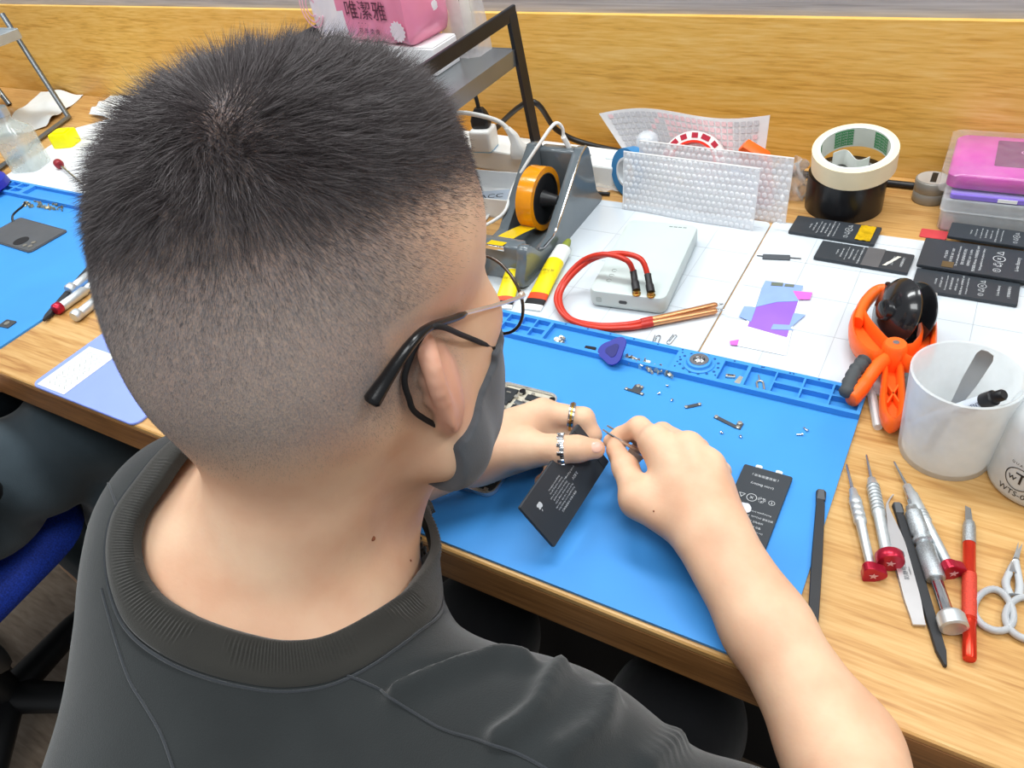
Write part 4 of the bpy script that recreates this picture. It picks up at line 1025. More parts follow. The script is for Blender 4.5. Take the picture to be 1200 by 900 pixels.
# scalpel
A, rz, L = along((1134, 777), (1134, 600)); t = thing('craft_knife', 'slim craft knife with a red metal handle', 'knife', A, rz); x = lambda f: f*L
lathe_tool(t, 'handle', [(0, .0001), (0, .0040), (x(.01), .0046), (x(.17), .0046), (x(.18), .0044), (x(.22), .0048)]+[(x(.22), .0050), (x(.53), .0050), (x(.535), .0046), (x(.74), .0046)]+[(x(.74), .0001)], mat('red_metallic_handle', '#d8361f', .25, .6), 24, zc=.0050)
lathe_tool(t, 'grip_section', [(x(.24), .0001), (x(.24), .00515), (x(.52), .00515), (x(.52), .0001)], mat('red_knurled', '#d64a38', .5, .3, var=.2, vscale=900, bump=.4, bscale=1500), 24, zc=.0050)
lathe_tool(t, 'collar', [(x(.735), .0001), (x(.735), .0049), (x(.86), .0049), (x(.89), .0040), (x(.895), .0001)], M_knurl, 24, zc=.0050)
mb = MB(); mb.prism([(x(.88), -.0030), (x(1.0), -.0012), (x(1.015), .0030), (x(.88), .0030)], .0046, .0052); mb.build('blade', M_chrome, t)
# tweezers, spudgers
tweezers('flat silver tweezers with a bent tip among the screwdrivers', at(1035, 580, ZT+.0022), at(1077, 733, ZT+.0022), .0022, .0118, mat('satin_steel', '#c9c6c6', .35, .7), curved=True, txt='防静电镊')
def spudger(label, tail, tip, w, z=ZT):
    A, rz, L = along(tail, tip, z); t = thing('spudger', label, 'pry tool', A, rz); mb = MB()
    P = [(0, -w*.12), (L*.08, -w*.45), (L*.5, -w*.5), (L*.90, -w*.42), (L*.915, -w*.30), (L*.93, -w*.46), (L*.985, -w*.5), (L, -w*.3), (L, w*.35), (L*.985, w*.5), (L*.90, w*.42), (L*.5, w*.5), (L*.08, w*.45), (0, w*.12)]
    mb.prism(P, 0, .0042, .0009); mb.build('shaft', mat('spudger_nylon', '#2b2c2f', .55), t)
    mb = MB(); mb.prism([(L*.92, -w*.40), (L*.998, -w*.26), (L*.998, w*.30), (L*.92, w*.40)], .0035, .0048, .0005); mb.build('flat_end', mat('spudger_worn', '#57595c', .5), t); return t
spudger('black nylon pry tool lying across the right edge of the blue mat', (951, 752), (962, 577), .0085, ZT+.0031)
spudger('black nylon pry tool under the chrome capped screwdriver', (1107, 783), (1050, 592), .0080)
# scissors
M_sg = mat('grey_scissor_plastic', '#b9bcbf', .45)
pv = at(1187, 664); t = thing('scissors', 'small scissors with pale grey loop handles at the right edge', 'scissors', pv)
def lp(px): v = at(*px)-pv; return v.x, v.y
for s, ringc, tipp in ((0, (1163, 718), (1196, 641)), (1, (1200, 728), (1190, 642))):
    cx, cy = lp(ringc); mb = MB()
    R_ = [(cx+.0125*math.cos(a)*(1-.18*math.sin(a)), cy+.0185*math.sin(a), .0045) for a in np.linspace(0, 2*PI, 28, endpoint=False)]
    mb.tube(R_, .0025, 8, True, flat=1.3); p0 = (cx+(.009 if s == 0 else -.006), cy+.0175, .0045); mb.tube(spline([p0, ((cx)*.45, cy*.42, .005), (0, 0, .0055+.002*s)], 6), [.0030]*7+[.0027]*6, 8); mb.build('handle', M_sg, t)
    tx, ty = lp(tipp); d = Vector((tx, ty)).normalized(); n_ = Vector((-d.y, d.x)); mb = MB()
    P = [Vector((0, 0))-d*.012-n_*.0030, Vector((tx, ty)), Vector((0, 0))-d*.012+n_*.0034]; mb.prism([(p.x, p.y) for p in P], .0050+.0018*s, .0064+.0018*s); mb.build('blade', M_chrome, t)
mb = MB(); mb.at((0, 0, .0082)); mb.lathe([(.0026, 0), (.0026, .0008), (.0016, .0014), (.00001, .0015)], 14); mb.build('pivot_screw', M_chrome, t)
# ---- frosted cup, spatula, marker, bottle
M_frost = film('frosted_plastic', '#eef3f4', .42, .45, .3)
t = thing('frosted_cup', 'frosted translucent plastic cup holding a marker and a spatula', 'cup', (.0355, .583, ZT)); ch = .092
mb = MB(); mb.lathe([(.0001, .0025), (.033, .0025), (.0352, .004), (.0410, ch), (.0425, ch+.0012), (.0437, ch), (.0382, .004), (.0368, 0), (.0001, 0)], 48); mb.build('cup_wall', M_frost, t)
def stick(name, label, cat, base, top, build):
    A, B = Vector(base), Vector(top); d = (B-A); t = thing(name, label, cat, A); t.rotation_euler = d.to_track_quat('Z', 'Y').to_euler(); build(t, d.length); return t
def mk_spat(t, L):
    mb = MB(); P = [(-.0035, 0), (.0035, 0), (.0040, L*.5), (.0062, L*.72), (.0068, L*.95), (.0050, L*.99), (0, L), (-.0050, L*.99), (-.0068, L*.95), (-.0062, L*.72), (-.0040, L*.5)]
    mb.mx(Matrix.Rotation(math.radians(25), 4, 'Z') @ Matrix.Rotation(PI/2, 4, 'X')); mb.prism(P, -.0005, .0005, .0002); mb.build('blade', mat('spatula_steel', '#a9aaab', .3, .8), t)
stick('spatula', 'flat steel spatula standing in the frosted cup', 'spatula', (.022, .572, ZT+.004), tuple(at(1158, 412, ZT+.108)), mk_spat)
def mk_pen(t, L):
    mb = MB(); mb.lathe([(.0001, 0), (.003, .001), (.0052, .012), (.0056, .02), (.0056, L*.80), (.0001, L*.80)], 20)
    mb.mx(Matrix.Rotation(math.radians(250), 4, 'Z')); 
    for k, a in enumerate((-.5, .1, .7)):
        M0 = Matrix.Rotation(math.radians(200)+a, 4, 'Z') @ Matrix.Translation((0.00575, 0, L*.66)) @ Matrix(((0, 0, 1, 0), (1, 0, 0, 0), (0, 1, 0, 0), (0, 0, 0, 1))); mb.mx(M0); mb.text(('PERMANENT', 'MARKER', '油性笔')[k], .0045, (0, 0, 0), PI/2)
    mb.build('barrel', [mat('marker_barrel', '#cfd6e2', .4), mat('marker_ink', '#26345e', .5)], t)
    mb = MB(); mb.lathe([(.0060, L*.79), (.0064, L*.80), (.0064, L*.90), (.0058, L*.905), (.0048, L*.91), (.0046, L*.985), (.0036, L), (.0001, L)], 20); mb.build('cap', mat('marker_cap', '#141519', .35), t)
stick('marker_pen', 'marker pen with a black cap leaning in the frosted cup', 'marker', (.006, .574, ZT+.030), tuple(at(1177, 462, ZT+.102)), mk_pen)
bx = (.1085, .575); t = thing('frosted_bottle', 'frosted round bottle with a black printed logo at the right edge', 'bottle', (bx[0], bx[1], ZT)); br = .0395
mb = MB(); mb.lathe([(.0001, 0), (br-.006, 0), (br-.001, .003), (br, .008), (br, .070), (br-.004, .082), (br-.016, .092), (.012, .096), (.012, .105), (.0001, .105)], 48); o_b = mb.build('bottle_wall', film('frosted_bottle', '#dfe6ea', .18, .4, .3), t)
mb = MB(); mb.at((0, 0, .104)); mb.lathe([(.0145, 0), (.0145, .014), (.009, .018), (.004, .022), (.003, .05), (.0001, .05)], 24); mb.build('nozzle_cap', M_white, t)
mb = MB()
def wrap(txt, size, z, a0, mi=0, sx=1.0):
    vs, fs = text_mesh(txt); mb.add([((br+.0004)*math.cos(a0+x*size*sx/br), (br+.0004)*math.sin(a0+x*size*sx/br), z+y*size) for x, y, z_ in vs], fs, False, mi)
a0 = math.radians(242)
wrap('WTS-01', .0078, .0125, a0); wrap('w', .010, .0285, a0-.13); wrap('T', .016, .0290, a0+.04, sx=1.1); wrap('s', .010, .0285, a0+.20)
vs_ = []; fs_ = []
for k in range(40):
    a = 2*PI*k/40
    for r in (.0108, .0116): vs_.append(((br+.0004)*math.cos(a0+r*math.cos(a)/br), (br+.0004)*math.sin(a0+r*math.cos(a)/br), .0287+r*math.sin(a)))
for k in range(40): b2 = (k+1) % 40; fs_.append((2*k, 2*k+1, 2*b2+1, 2*b2))
mb.add(vs_, fs_, False); wrap('Q U A L I T Y', .0034, .0435, a0)
mb.build('logo', mat('black_print', '#1c1d20', .5), t)
# ---- orange suction pliers
pz = ZB; pv = Vector((-.026, .672, pz)); t = thing('suction_pliers', 'orange plastic pliers with two black suction cups on the white board', 'pliers', pv)
def hollow(pts, z0, z1, rim, plate=True):
    mb = MB(); P = spline([(a, b, 0) for a, b in pts], 6, True)
    mb.tube([(p.x, p.y, (z0+z1)/2) for p in P], rim, 8, True, flat=(z1-z0)/2/rim, up=(0, 0, 1))
    if plate:
        c = sum(P, Vector())/len(P); mb.loops([[(p.x, p.y, z0+.002) for p in P], [(p.x, p.y, z0+.006) for p in P]], True, True, False)
    return mb
def rel(px, z): v = at(*px, z)-pv; return (v.x, v.y)
zA = .778
la, lel, ra, rel_ = rel((1037, 350), zA), rel((1001, 382), zA), rel((1086, 367), zA), rel((1092, 408), zA)
# left arm: bar from pivot over the elbow to the cup
mb = hollow([(-.004, .006), rel((1024, 420), zA), rel((1003, 404), zA), rel((998, 380), zA), rel((1007, 366), zA), rel((1020, 384), zA), rel((1036, 402), zA)], .012, .034, .0028); arm = mb.build('arm', M_orange, t)
mb = MB(); mb.tube(spline([(*rel((1004, 378), zA), .024), (*rel((1012, 360), zA), .028), (*rel((1026, 349), zA), .033), (*la, .036)], 6), [.0062]*12+[.0058]*6+[.0054], 10, flat=1.4); mb.build('arm_end', M_orange, arm)
mb = hollow([(.004, .004), rel((1068, 410), zA), rel((1078, 396), zA), rel((1078, 376), zA), rel((1092, 376), zA), rel((1094, 402), zA), rel((1088, 420), zA), rel((1066, 426), zA)], .012, .034, .0027); arm2 = mb.build('arm', M_orange, t)
mb = MB(); mb.tube(spline([(*rel((1085, 384), zA), .024), (*rel((1086, 372), zA), .030), (*ra, .036)], 6), .0058, 10, flat=1.25); mb.build('arm_end', M_orange, arm2)
for k, (a, e) in enumerate((((-.004, -.004), rel((997, 468), .768)), ((.001, -.006), rel((1047, 494), .768)))):
    if k == 0:
        mb = MB(); mb.tube(spline([(*a, .022), (*rel((1026, 432), .775), .022), (*rel((1012, 452), .77), .017), (*e, .013)], 7), [.0066]*14+[.0072]*7+[.0055], 10, flat=1.4); h_ = mb.build('handle', M_orange, t)
        g = spline([(*rel((1018, 426), .778), .025), (*rel((1005, 442), .775), .021), (*rel((995, 466), .772), .016)], 8); mb = MB(); mb.tube([p+Vector((-.004, .001, .003)) for p in g], [.0068+.0009*math.sin(k2*2.4) for k2 in range(len(g)-1)]+[.003], 10); mb.build('grip', mat('grey_rubber_grip', '#45484a', .7), h_)
    else:
        mb = hollow([(-.005, -.004), rel((1038, 440), .775), rel((1035, 480), .768), rel((1044, 498), .768), rel((1056, 486), .768), rel((1057, 440), .775), (.006, -.004)], .004, .024, .0033); 
        for q_ in ((rel((1040, 448), .772), rel((1054, 474), .768)), (rel((1054, 448), .772), rel((1039, 474), .768))): mb.tube([(*q_[0], .013), (*q_[1], .013)], .0016, 6, flat=3)
        h_ = mb.build('handle', M_orange, t)
        g = spline([(*rel((1060, 436), .775), .014), (*rel((1060, 465), .77), .013), (*rel((1056, 490), .768), .012)], 8); mb = MB(); mb.tube([p+Vector((.003, 0, 0)) for p in g], [.0052+.0008*math.sin(k2*2.4) for k2 in range(len(g)-1)]+[.003], 10, flat=1.6); mb.build('grip', mat('grey_rubber_grip', '#45484a', .7), h_)
mb = MB(); mb.lathe([(.0105, .004), (.0115, .006), (.0115, .036), (.0095, .0385), (.0001, .0385)], 28); mb.build('pivot_hub', M_orange, t)
mb = MB(); mb.at((0, 0, .0384)); mb.lathe([(.0032, 0), (.0030, .0012), (.00001, .0014)], 16); mb.build('pivot_screw', M_chrome, t)
M_cup = mat('black_rubber_cup', '#1a1b1e', .18, coat=.5)
cc = Vector(at(1052, 366, .79))-pv; axd = Vector((-.78, -.50, .38)).normalized()
for k, (off, sgn) in enumerate(((-.001, 1), (.0165, -1))):
    mb = MB(); c0 = cc-axd*off; mb.axis(c0, c0+axd*sgn)
    mb.lathe([(.0348, -.0010), (.0354, .0008), (.0300, .0062), (.0180, .0100), (.0110, .0115), (.0100, .0170), (.0070, .0180), (.0001, .0180)] if sgn > 0 else [(.0340, 0), (.0346, .0012), (.0300, .0060), (.0140, .0100), (.0090, .0150), (.0001, .0160)], 44); mb.build('suction_cup', M_cup, t)
for e, z_ in ((la, .036), (ra, .036)):
    mb = MB(); mb.at((e[0], e[1], z_+.0075)); mb.lathe([(.0030, 0), (.0028, .0012), (.00001, .0014)], 14); mb.build('arm_pin', mat('dark_pin', '#3a2018', .4, .6), t)
A, rz, L = along((1028, 505), (1018, 452)); t = thing('clear_tube', 'small clear plastic tube lying beside the orange handles', 'tube', A, rz); mb = MB(); mb.mx(Matrix.Translation((0, 0, .0046)) @ Matrix.Rotation(PI/2, 4, 'Y')); mb.lathe([(.0001, 0), (.0038, 0), (.0045, .002), (.0045, L*.75), (.0030, L*.8), (.0030, L), (.0001, L)], 20); mb.build('tube_wall', film('clear_plastic', '#eef2f4', .62, .08, .6), t)
mb = MB(); mb.mx(Matrix.Translation((0, 0, .0046)) @ Matrix.Rotation(PI/2, 4, 'Y')); mb.lathe([(.0020, .004), (.0020, L*.7)], 10); mb.build('inner_rod', M_white, t)
# ================================================================== things along the back of the desk
# ---- metal rack with tissue pack
M_rack = mat('black_steel_rack', '#2d2e32', .33, .5); M_shelf = mat('grey_steel_shelf', '#8f9497', .28, .75, var=.10, vscale=4)
rx0, rx1, ry0, ry1, zs, zr_ = -.870, -.585, .70, .958, .205, .250
t = thing('desk_rack', 'black steel two tier desk rack standing behind the head', 'rack', ((rx0+rx1)/2, (ry0+ry1)/2, ZT)); ox, oy = t.location.x, t.location.y
for x0, s in ((rx1, 1), (rx0, -1)):
    for y in (ry0, ry1):
        mb = MB(); mb.loops([[(x0-ox+s*.014+a, y-oy+b, 0) for a, b in ((-.003, -.010), (.003, -.010), (.003, .010), (-.003, .010))], [(x0-ox-s*.006+a, y-oy+b, zr_) for a, b in ((-.003, -.010), (.003, -.010), (.003, .010), (-.003, .010))]], True, True, False)
        mb.build('post', M_rack, t)
    mb = MB(); mb.box((x0-ox-s*.006, 0, zr_), (.006, ry1-ry0+.020, .018), .001, 1); mb.build('side_rail', M_rack, t)
for z_, nm in ((zs, 'shelf'),):
    mb = MB(); w_ = rx1-rx0-.006+(.02 if z_ < .1 else 0); d_ = ry1-ry0-.01
    mb.box((0, 0, z_), (w_, d_, .0012), 0)
    for s in (-1, 1): mb.box((s*w_/2, 0, z_-.010), (.0015, d_, .022), 0); mb.box((0, s*d_/2, z_-.006), (w_, .0015, .014), 0)
    mb.build(nm, M_shelf, t)
zsh = ZT+zs+.0007
# white box under the tissue pack
A = at(508, 66, zsh+.045); bxx = A.x-.16; t = thing('cardboard_box', 'white flat box on the rack under the pink tissue pack', 'box', (-.752, .871, zsh), 0)
mb = MB(); mb.box((0, 0, .0175), (.212, .058, .035), .0012, 1); mb.build('carton', mat('white_card', '#f0eef0', .55, var=.02), t); mb = MB(); mb.box((0, 0, .0358), (.210, .056, .0016), .0004, 1); mb.build('lid', mat('white_card_lid', '#f5f3f4', .55, var=.02), t)
# tissue pack
tz = zsh+.0368; A = at(364, 48, tz); B = at(492, 61, tz); Lx = (B-A).length*1.0; rz = math.atan2((B-A).y, (B-A).x)
t = thing('tissue_pack', 'pink and white plastic tissue pack on top of the white box', 'tissue pack', ((A.x+B.x)/2, (A.y+B.y)/2+.050, tz), rz)
M_tw = mat('tissue_plastic_white', '#f3eaf0', .25, coat=.3, var=.02); M_tp = mat('tissue_plastic_pink', '#f08fae', .25, coat=.3, var=.02); M_tt = mat('tissue_dark_print', '#5a2b3c', .4)
def pack(u, v, hh=.085, dd=.085):
    a = 2*PI*v; cx = (abs(math.cos(a))**.35)*math.copysign(1, math.cos(a)); cz = (abs(math.sin(a))**.35)*math.copysign(1, math.sin(a))
    pin = min(1, (1-abs(2*u-1))*6)**.5*.88+.12
    w = .002*math.sin(u*40+v*20)
    return ((u-.5)*Lx, cx*(dd/2)*pin+w*.5, hh/2+cz*hh/2*pin+w*.4)
mb = MB(); P_ = [[pack(u, v) for v in np.linspace(0, 1, 48, endpoint=False)] for u in np.linspace(0, 1, 61)]
mb.loops(P_, True, True, True)
for k in range(len(mb.f)):
    if len(mb.f[k]) == 4:
        u = np.mean([mb.v[q][0] for q in mb.f[k]])/Lx+.5
        zc_ = np.mean([mb.v[q][2] for q in mb.f[k]])
        if u > .34+.05*math.sin(zc_*60) and u < 1.1: mb.mi[k] = 1
mb.build('wrapper', [M_tw, M_tp], t)
mb = MB(); M0 = Matrix.Translation((0, -.0445, 0)) @ Matrix.Rotation(PI/2, 4, 'X')
mb.mx(M0); mb.text('唯潔雅', .026, (Lx*.10, .043, 0), 0, 0); mb.text('· · ·', .012, (Lx*.05, .028, 0), 0, 0); mb.text('花 萃 柔 膚', .0080, (Lx*.10, .018, 0), 0, 0)
mb.build('lettering', M_tt, t)
mb = MB(); mb.mx(M0); P = [(Lx*.35+(.0125+.0012*math.cos(14*a))*math.cos(a), .021+(.0125+.0012*math.cos(14*a))*math.sin(a)) for a in np.linspace(0, 2*PI, 84, endpoint=False)]; mb.prism(P, 0, .0004); mb.build('badge', mat('badge_white', '#e9d9e2', .4), t)
mb = MB(); mb.mx(M0)
for r_ in (.012, .020, .027):
    mb.tube([(-Lx*.40+r_*math.cos(a)*.8, .045+r_*math.sin(a), .0003) for a in np.linspace(.4*r_*100, .4*r_*100+4.8, 30)], .0011, 5, flat=.4)
mb.build('swirl', mat('swirl_pink', '#f3b3c8', .4), t)
A = at(512, 56, zsh+.001); t = thing('plastic_bag', 'clear plastic bag with a pale pack inside, right of the tissue pack', 'bag', (-.655, .934, zsh), 0)
mb = MB(); mb.loops([[(x*(1-.15*k*k)+.004*math.sin(9*x*60+k*5), y*(1-.2*k)+.003*math.sin(y*90+k*4), k*.15) for x, y in rr(.056, .044, .015, 6)] for k in np.linspace(0, 1, 9)], True, True, True); mb.build('bag_film', film('bag_plastic', '#f4f0f2', .6, .1, .7), t)
mb = MB(); mb.box((0, 0, .045), (.032, .024, .08), .006); mb.build('contents', mat('pale_paper_pack', '#efe6d2', .6), t)
# ---- power strip
pa = at(541, 206, ZT); t = thing('power_strip', 'long white power strip at the back of the desk', 'power strip', (-.655, 1.008, ZT), math.radians(-3)); SLN = .40
mb = MB(); mb.rrect(SLN, .058, 0, .034, .008, .002, 5); mb.build('housing', M_white, t)
mb = MB()
for k in range(6):
    x = -SLN/2+.045+k*.058
    for dy in (-.007, .007): mb.box((x, dy, .0341), (.0075, .0022, .0006), 0)
    mb.at((x+.010, 0, .0338)); mb.lathe([(.0028, 0), (.0028, .0006), (.0001, .0006)], 12); mb.at()
mb.build('socket_slots', mat('socket_dark', '#4a4d52', .5), t)
mb = MB(); mb.rrect(.016, .012, .034, .037, .002, .0008, 3, (SLN/2-.018, 0)); mb.build('switch', mat('switch_pale', '#dfe6e6', .4), t)
zps = ZT+.0344
c_ = at(567, 176, zps); t = thing('charger_cube', 'white cube charger plugged into the power strip', 'charger', (c_.x, c_.y+.006, zps), math.radians(8))
mb = MB(); mb.box((0, 0, .018), (.036, .036, .036), .005, 3); mb.build('body', M_white, t); mb = MB(); mb.rrect(.034, .034, .0002, .003, .004, .0005); mb.build('base_ring', mat('pale_blue_plastic', '#7fb4d8', .4), t)
t2 = thing('black_plug', 'black power plug on top of the white cube charger', 'plug', (c_.x-.002, c_.y+.008, zps+.0362), .2)
mb = MB(); mb.loops([[(x*k, y*k, z) for x, y in rr(.030, .022, .006, 4)] for k, z in ((.9, 0), (1, .003), (1, .012), (.72, .024), (.45, .030))], True, True, True); mb.build('plug_body', M_blk, t2)
mb = MB(); mb.tube(spline([(0, 0, .028), (-.004, .004, .048), (-.02, .02, .060), (-.06, .03, .04), (-.12, .04, -.02), (-.15, .045, -.062)], 7), .0034, 8); mb.build('cable', M_blk, t2)
p_ = at(609, 184, zps); t3 = thing('white_plug', 'white angled power plug with a white cable in the power strip', 'plug', (p_.x, p_.y+.002, zps), .1)
mb = MB(); mb.loops([[(x*k+dx, y*k, z) for x, y in rr(.026, .024, .006, 4)] for k, z, dx in ((.95, 0, 0), (1, .004, 0), (.95, .014, 0), (.62, .022, -.003), (.5, .036, -.008), (.35, .046, -.016))], True, True, True); mb.build('plug_body', M_white, t3)
mb = MB(); mb.tube(spline([(-.014, 0, .044), (-.03, .0, .056), (-.06, -.004, .066), (-.095, -.01, .070), (-.14, -.015, .05), (-.19, -.02, .0), (-.22, -.02, -.03)], 7), .0036, 8); mb.build('cable', M_white, t3)
# black wall cable
t = thing('black_cable', 'black power cable running along the foot of the wood wall', 'cable', (-.4, 1.085, ZT)); mb = MB()
mb.tube(spline([(-.35, -.01, .004), (-.22, -.06, .10), (-.20, -.02, .04), (-.16, -.002, .012), (-.05, -.012, .006), (.10, -.014, .005), (.28, -.016, .005), (.40, -.016, .005), (.60, -.014, .005)], 8), .0045, 8); mb.build('sheath', M_blk, t)
# ---- open white carton
A = at(548, 240, ZT); t = thing('open_carton', 'small open white carton tray left of the tape dispenser', 'box', (-.625, .885, ZT), math.radians(4)); W_, D_, Hc = .105, .085, .030
mb = MB(); mb.box((0, 0, .001), (W_, D_, .002), 0)
for s in (-1, 1): mb.box((s*(W_/2-.001), 0, Hc/2), (.002, D_, Hc), .0004, 1); mb.box((0, s*(D_/2-.001), Hc/2), (W_-.004, .002, Hc), .0004, 1)
mb.build('tray', mat('carton_white', '#e9ebec', .55, var=.02), t)
t = thing('printed_card', 'pale blue grey card with black lettering inside the open carton', 'card', (-.622, .882, ZT+.0024), math.radians(24)); mb = MB(); mb.rrect(.075, .050, 0, .006, .003, .0008); mb.text('ACC', .018, (0, .006, .0062), PI/2*0, 1); mb.build('sheet', [mat('card_blue_grey', '#b9c6d6', .5), mat('card_ink', '#2a3440', .5)], t)
# ---- tape dispenser
M_disp = mat('dispenser_grey', '#626b71', .14, spec=.6, coat=.4, var=.04); dxc = -.500
t = thing('tape_dispenser', 'heavy dark grey tape dispenser with a roll of orange tape', 'tape dispenser', (dxc, .805, ZT), math.radians(1)); Y0 = .805
side = [(-.105, .0), (.112, .0), (.108, .030), (.096, .092), (.088, .102), (.076, .104), (.066, .098), (-.020, .036), (-.032, .030), (-.062, .030), (-.074, .036), (-.092, .054), (-.104, .054), (-.108, .040)]
sd = spline([(y, z, 0) for y, z in side], 4, True); sd = [(p.x, max(0, p.y)) for p in sd]
MY = Matrix(((0, 0, 1, 0), (1, 0, 0, 0), (0, 1, 0, 0), (0, 0, 0, 1)))      # profile (y, z) extruded along x
for s in (-1, 1):
    mb = MB(); mb.mx(Matrix.Translation((s*.036-.007, 0, 0)) @ MY)
    mb.prism(sd, 0, .014, .003, True); mb.build('side_wall', M_disp, t)
mb = MB(); mb.box((0, .002, .006), (.062, .205, .012), .002, 1); mb.box((0, -.092, .028), (.062, .022, .050), .003); mb.box((0, .094, .048), (.062, .020, .092), .004); mb.build('weighted_base', M_disp, t)
mb = MB(); mb.tube([(.043, a, b+.001) for a, b in [(.084, .1035), (.066, .0985), (-.020, .0365), (-.032, .0305), (-.062, .0305), (-.074, .0365)]], .0016, 6); mb.build('bright_edge', M_chrome, t)
mb = MB(); mb.mx(Matrix.Translation((0, .014, .058)) @ Matrix.Rotation(PI/2, 4, 'Y')); mb.lathe([(.0322, -.0105), (.0322, .0105), (.012, .0085), (.010, .013), (.006, .030), (.0001, .030)], 32); mb.lathe([(.0001, -.030), (.006, -.030), (.010, -.013), (.012, -.0085), (.0322, -.0105)], 32); mb.build('hub', M_blk, t)
mb = MB(); mb.box((0, -.110, .054), (.030, .003, .006), .0006)
mb.build('cutter_blade', M_chrome, t)
tr_ = thing('tape_roll', 'roll of amber orange tape in the grey dispenser', 'tape', (dxc, Y0+.014, ZT+.058))
M_amber = mat('amber_tape', '#e8930c', .18, spec=.6, var=.08, vscale=60, coat=.3)
mb = MB(); mb.mx(Matrix.Rotation(PI/2, 4, 'Y')); mb.lathe([(.0345, -.0115), (.0345, .0115), (.0370, .0115), (.0425, .0115), (.0425, -.0115), (.0370, -.0115)], 48, closed=True); mb.build('tape_winding', M_amber, tr_)
mb = MB(); mb.mx(Matrix.Rotation(PI/2, 4, 'Y')); mb.lathe([(.0328, -.0118), (.0328, .0118), (.0346, .0118), (.0346, -.0118)], 40, closed=True); mb.build('core', mat('tape_core', '#2c2722', .5), tr_)
mb = MB(); mb.grid(lambda u, v: ((v-.5)*.023, -.036-.088*u, -.024+.022*u+.002*math.sin(u*PI)), 8, 3, .0004); mb.build('loose_tape', mat('yellow_tape_end', '#e6c31a', .2, spec=.6), tr_)
# white usb cable
t = thing('usb_cable', 'white usb cable looping over the tape dispenser', 'cable', (-.55, .88, ZT)); e_ = Vector((-.55, .88, ZT))
pl_ = [tuple(aty(660, 163, .90)-e_), tuple(aty(659, 150, .90)-e_), tuple(aty(650, 145, .89)-e_), tuple(aty(634, 166, .87)-e_), tuple(aty(615, 195, .85)-e_), tuple(aty(600, 222, .83)-e_), tuple(aty(590, 250, .79)-e_)]
mb = MB(); mb.tube(spline(pl_+[(-.03, -.10, .02), (-.05, -.06, .004), (-.06, .0, .003)], 7), .0024, 8); mb.build('sheath', M_white, t)
a_ = Vector(aty(660, 160, .90)-e_); b_ = a_+Vector((.006, .004, -.018)); mb = MB(); mb.axis(a_, b_); mb.rrect(.011, .007, 0, .019, .0025, .0008); mb.build('connector', M_white, t); mb = MB(); mb.axis(a_, b_); mb.rrect(.0075, .003, .019, .026, .0012, .0003); mb.build('metal_tip', M_chrome, t)
# ---- spot welder (pale power bank with red leads)
A = at(735, 253, ZB+.024); Bq = at(822, 266, ZB+.024); Cq = at(693, 340, ZB+.024); Dq = at(775, 350, ZB+.024)
cw = (A+Bq+Cq+Dq)/4; ex = ((Bq-A)+(Dq-Cq))/2; ey = ((A-Cq)+(Bq-Dq))/2; W_ = ex.length; L_ = ey.length; rz = math.atan2(ey.y, ey.x)-PI/2
t = thing('power_bank', 'pale grey green power bank with two black terminals and red leads', 'power bank', (cw.x, cw.y, ZB), rz)
M_pb = mat('pale_sage_plastic', '#c3cfcd', .38, var=.01, coat=.1); mb = MB(); mb.loops([[(x, y, z) for x, y in rr(W_-2*i_, L_-2*i_, .010, 6)] for z, i_ in ((0, .004), (.002, .001), (.006, 0), (.019, 0), (.0225, .001), (.024, .0045))], True, True, True); mb.build('case', M_pb, t)
mb = MB(); mb.mx(Matrix.Translation((0, -L_/2-.0002, .012)) @ Matrix.Rotation(PI/2, 4, 'X')); mb.rrect(.010, .0042, -.001, .0004, .002, 0, 5, (-.004, 0)); mb.build('charge_port', mat('port_dark', '#3a3d40', .4), t)
mb = MB(); mb.mx(Matrix.Translation((0, -L_/2-.0002, .012)) @ Matrix.Rotation(PI/2, 4, 'X')); mb.rrect(.007, .007, 0, .0004, .0018, 0, 4, (-W_*.36, 0)); mb.build('side_button', mat('sage_dark', '#a9b4b2', .4), t)
mb = MB(); [mb.box((W_*.14+k*.006, L_*.43, .0242), (.0045, .0018, .0002), 0) for k in range(4)]; [mb.tube([(-W_*.30+.0030*math.cos(a), -L_*.36+k*.011+.0026*math.sin(a), .0242) for a in np.linspace(.3, 5.6, 12)], .0003, 4) for k in range(3)]; mb.build('printing', mat('grey_print', '#7e8786', .5), t)
M_redc = mat('red_silicone_cable', '#c8321f', .32, spec=.5); M_sleeve = mat('black_heatshrink', '#1d1d1f', .5)
invW = (Matrix.Translation(t.location) @ Matrix.Rotation(rz, 4, 'Z')).inverted()
def LW(px, z): return tuple(invW @ at(*px, z))
ztop = ZB+.024
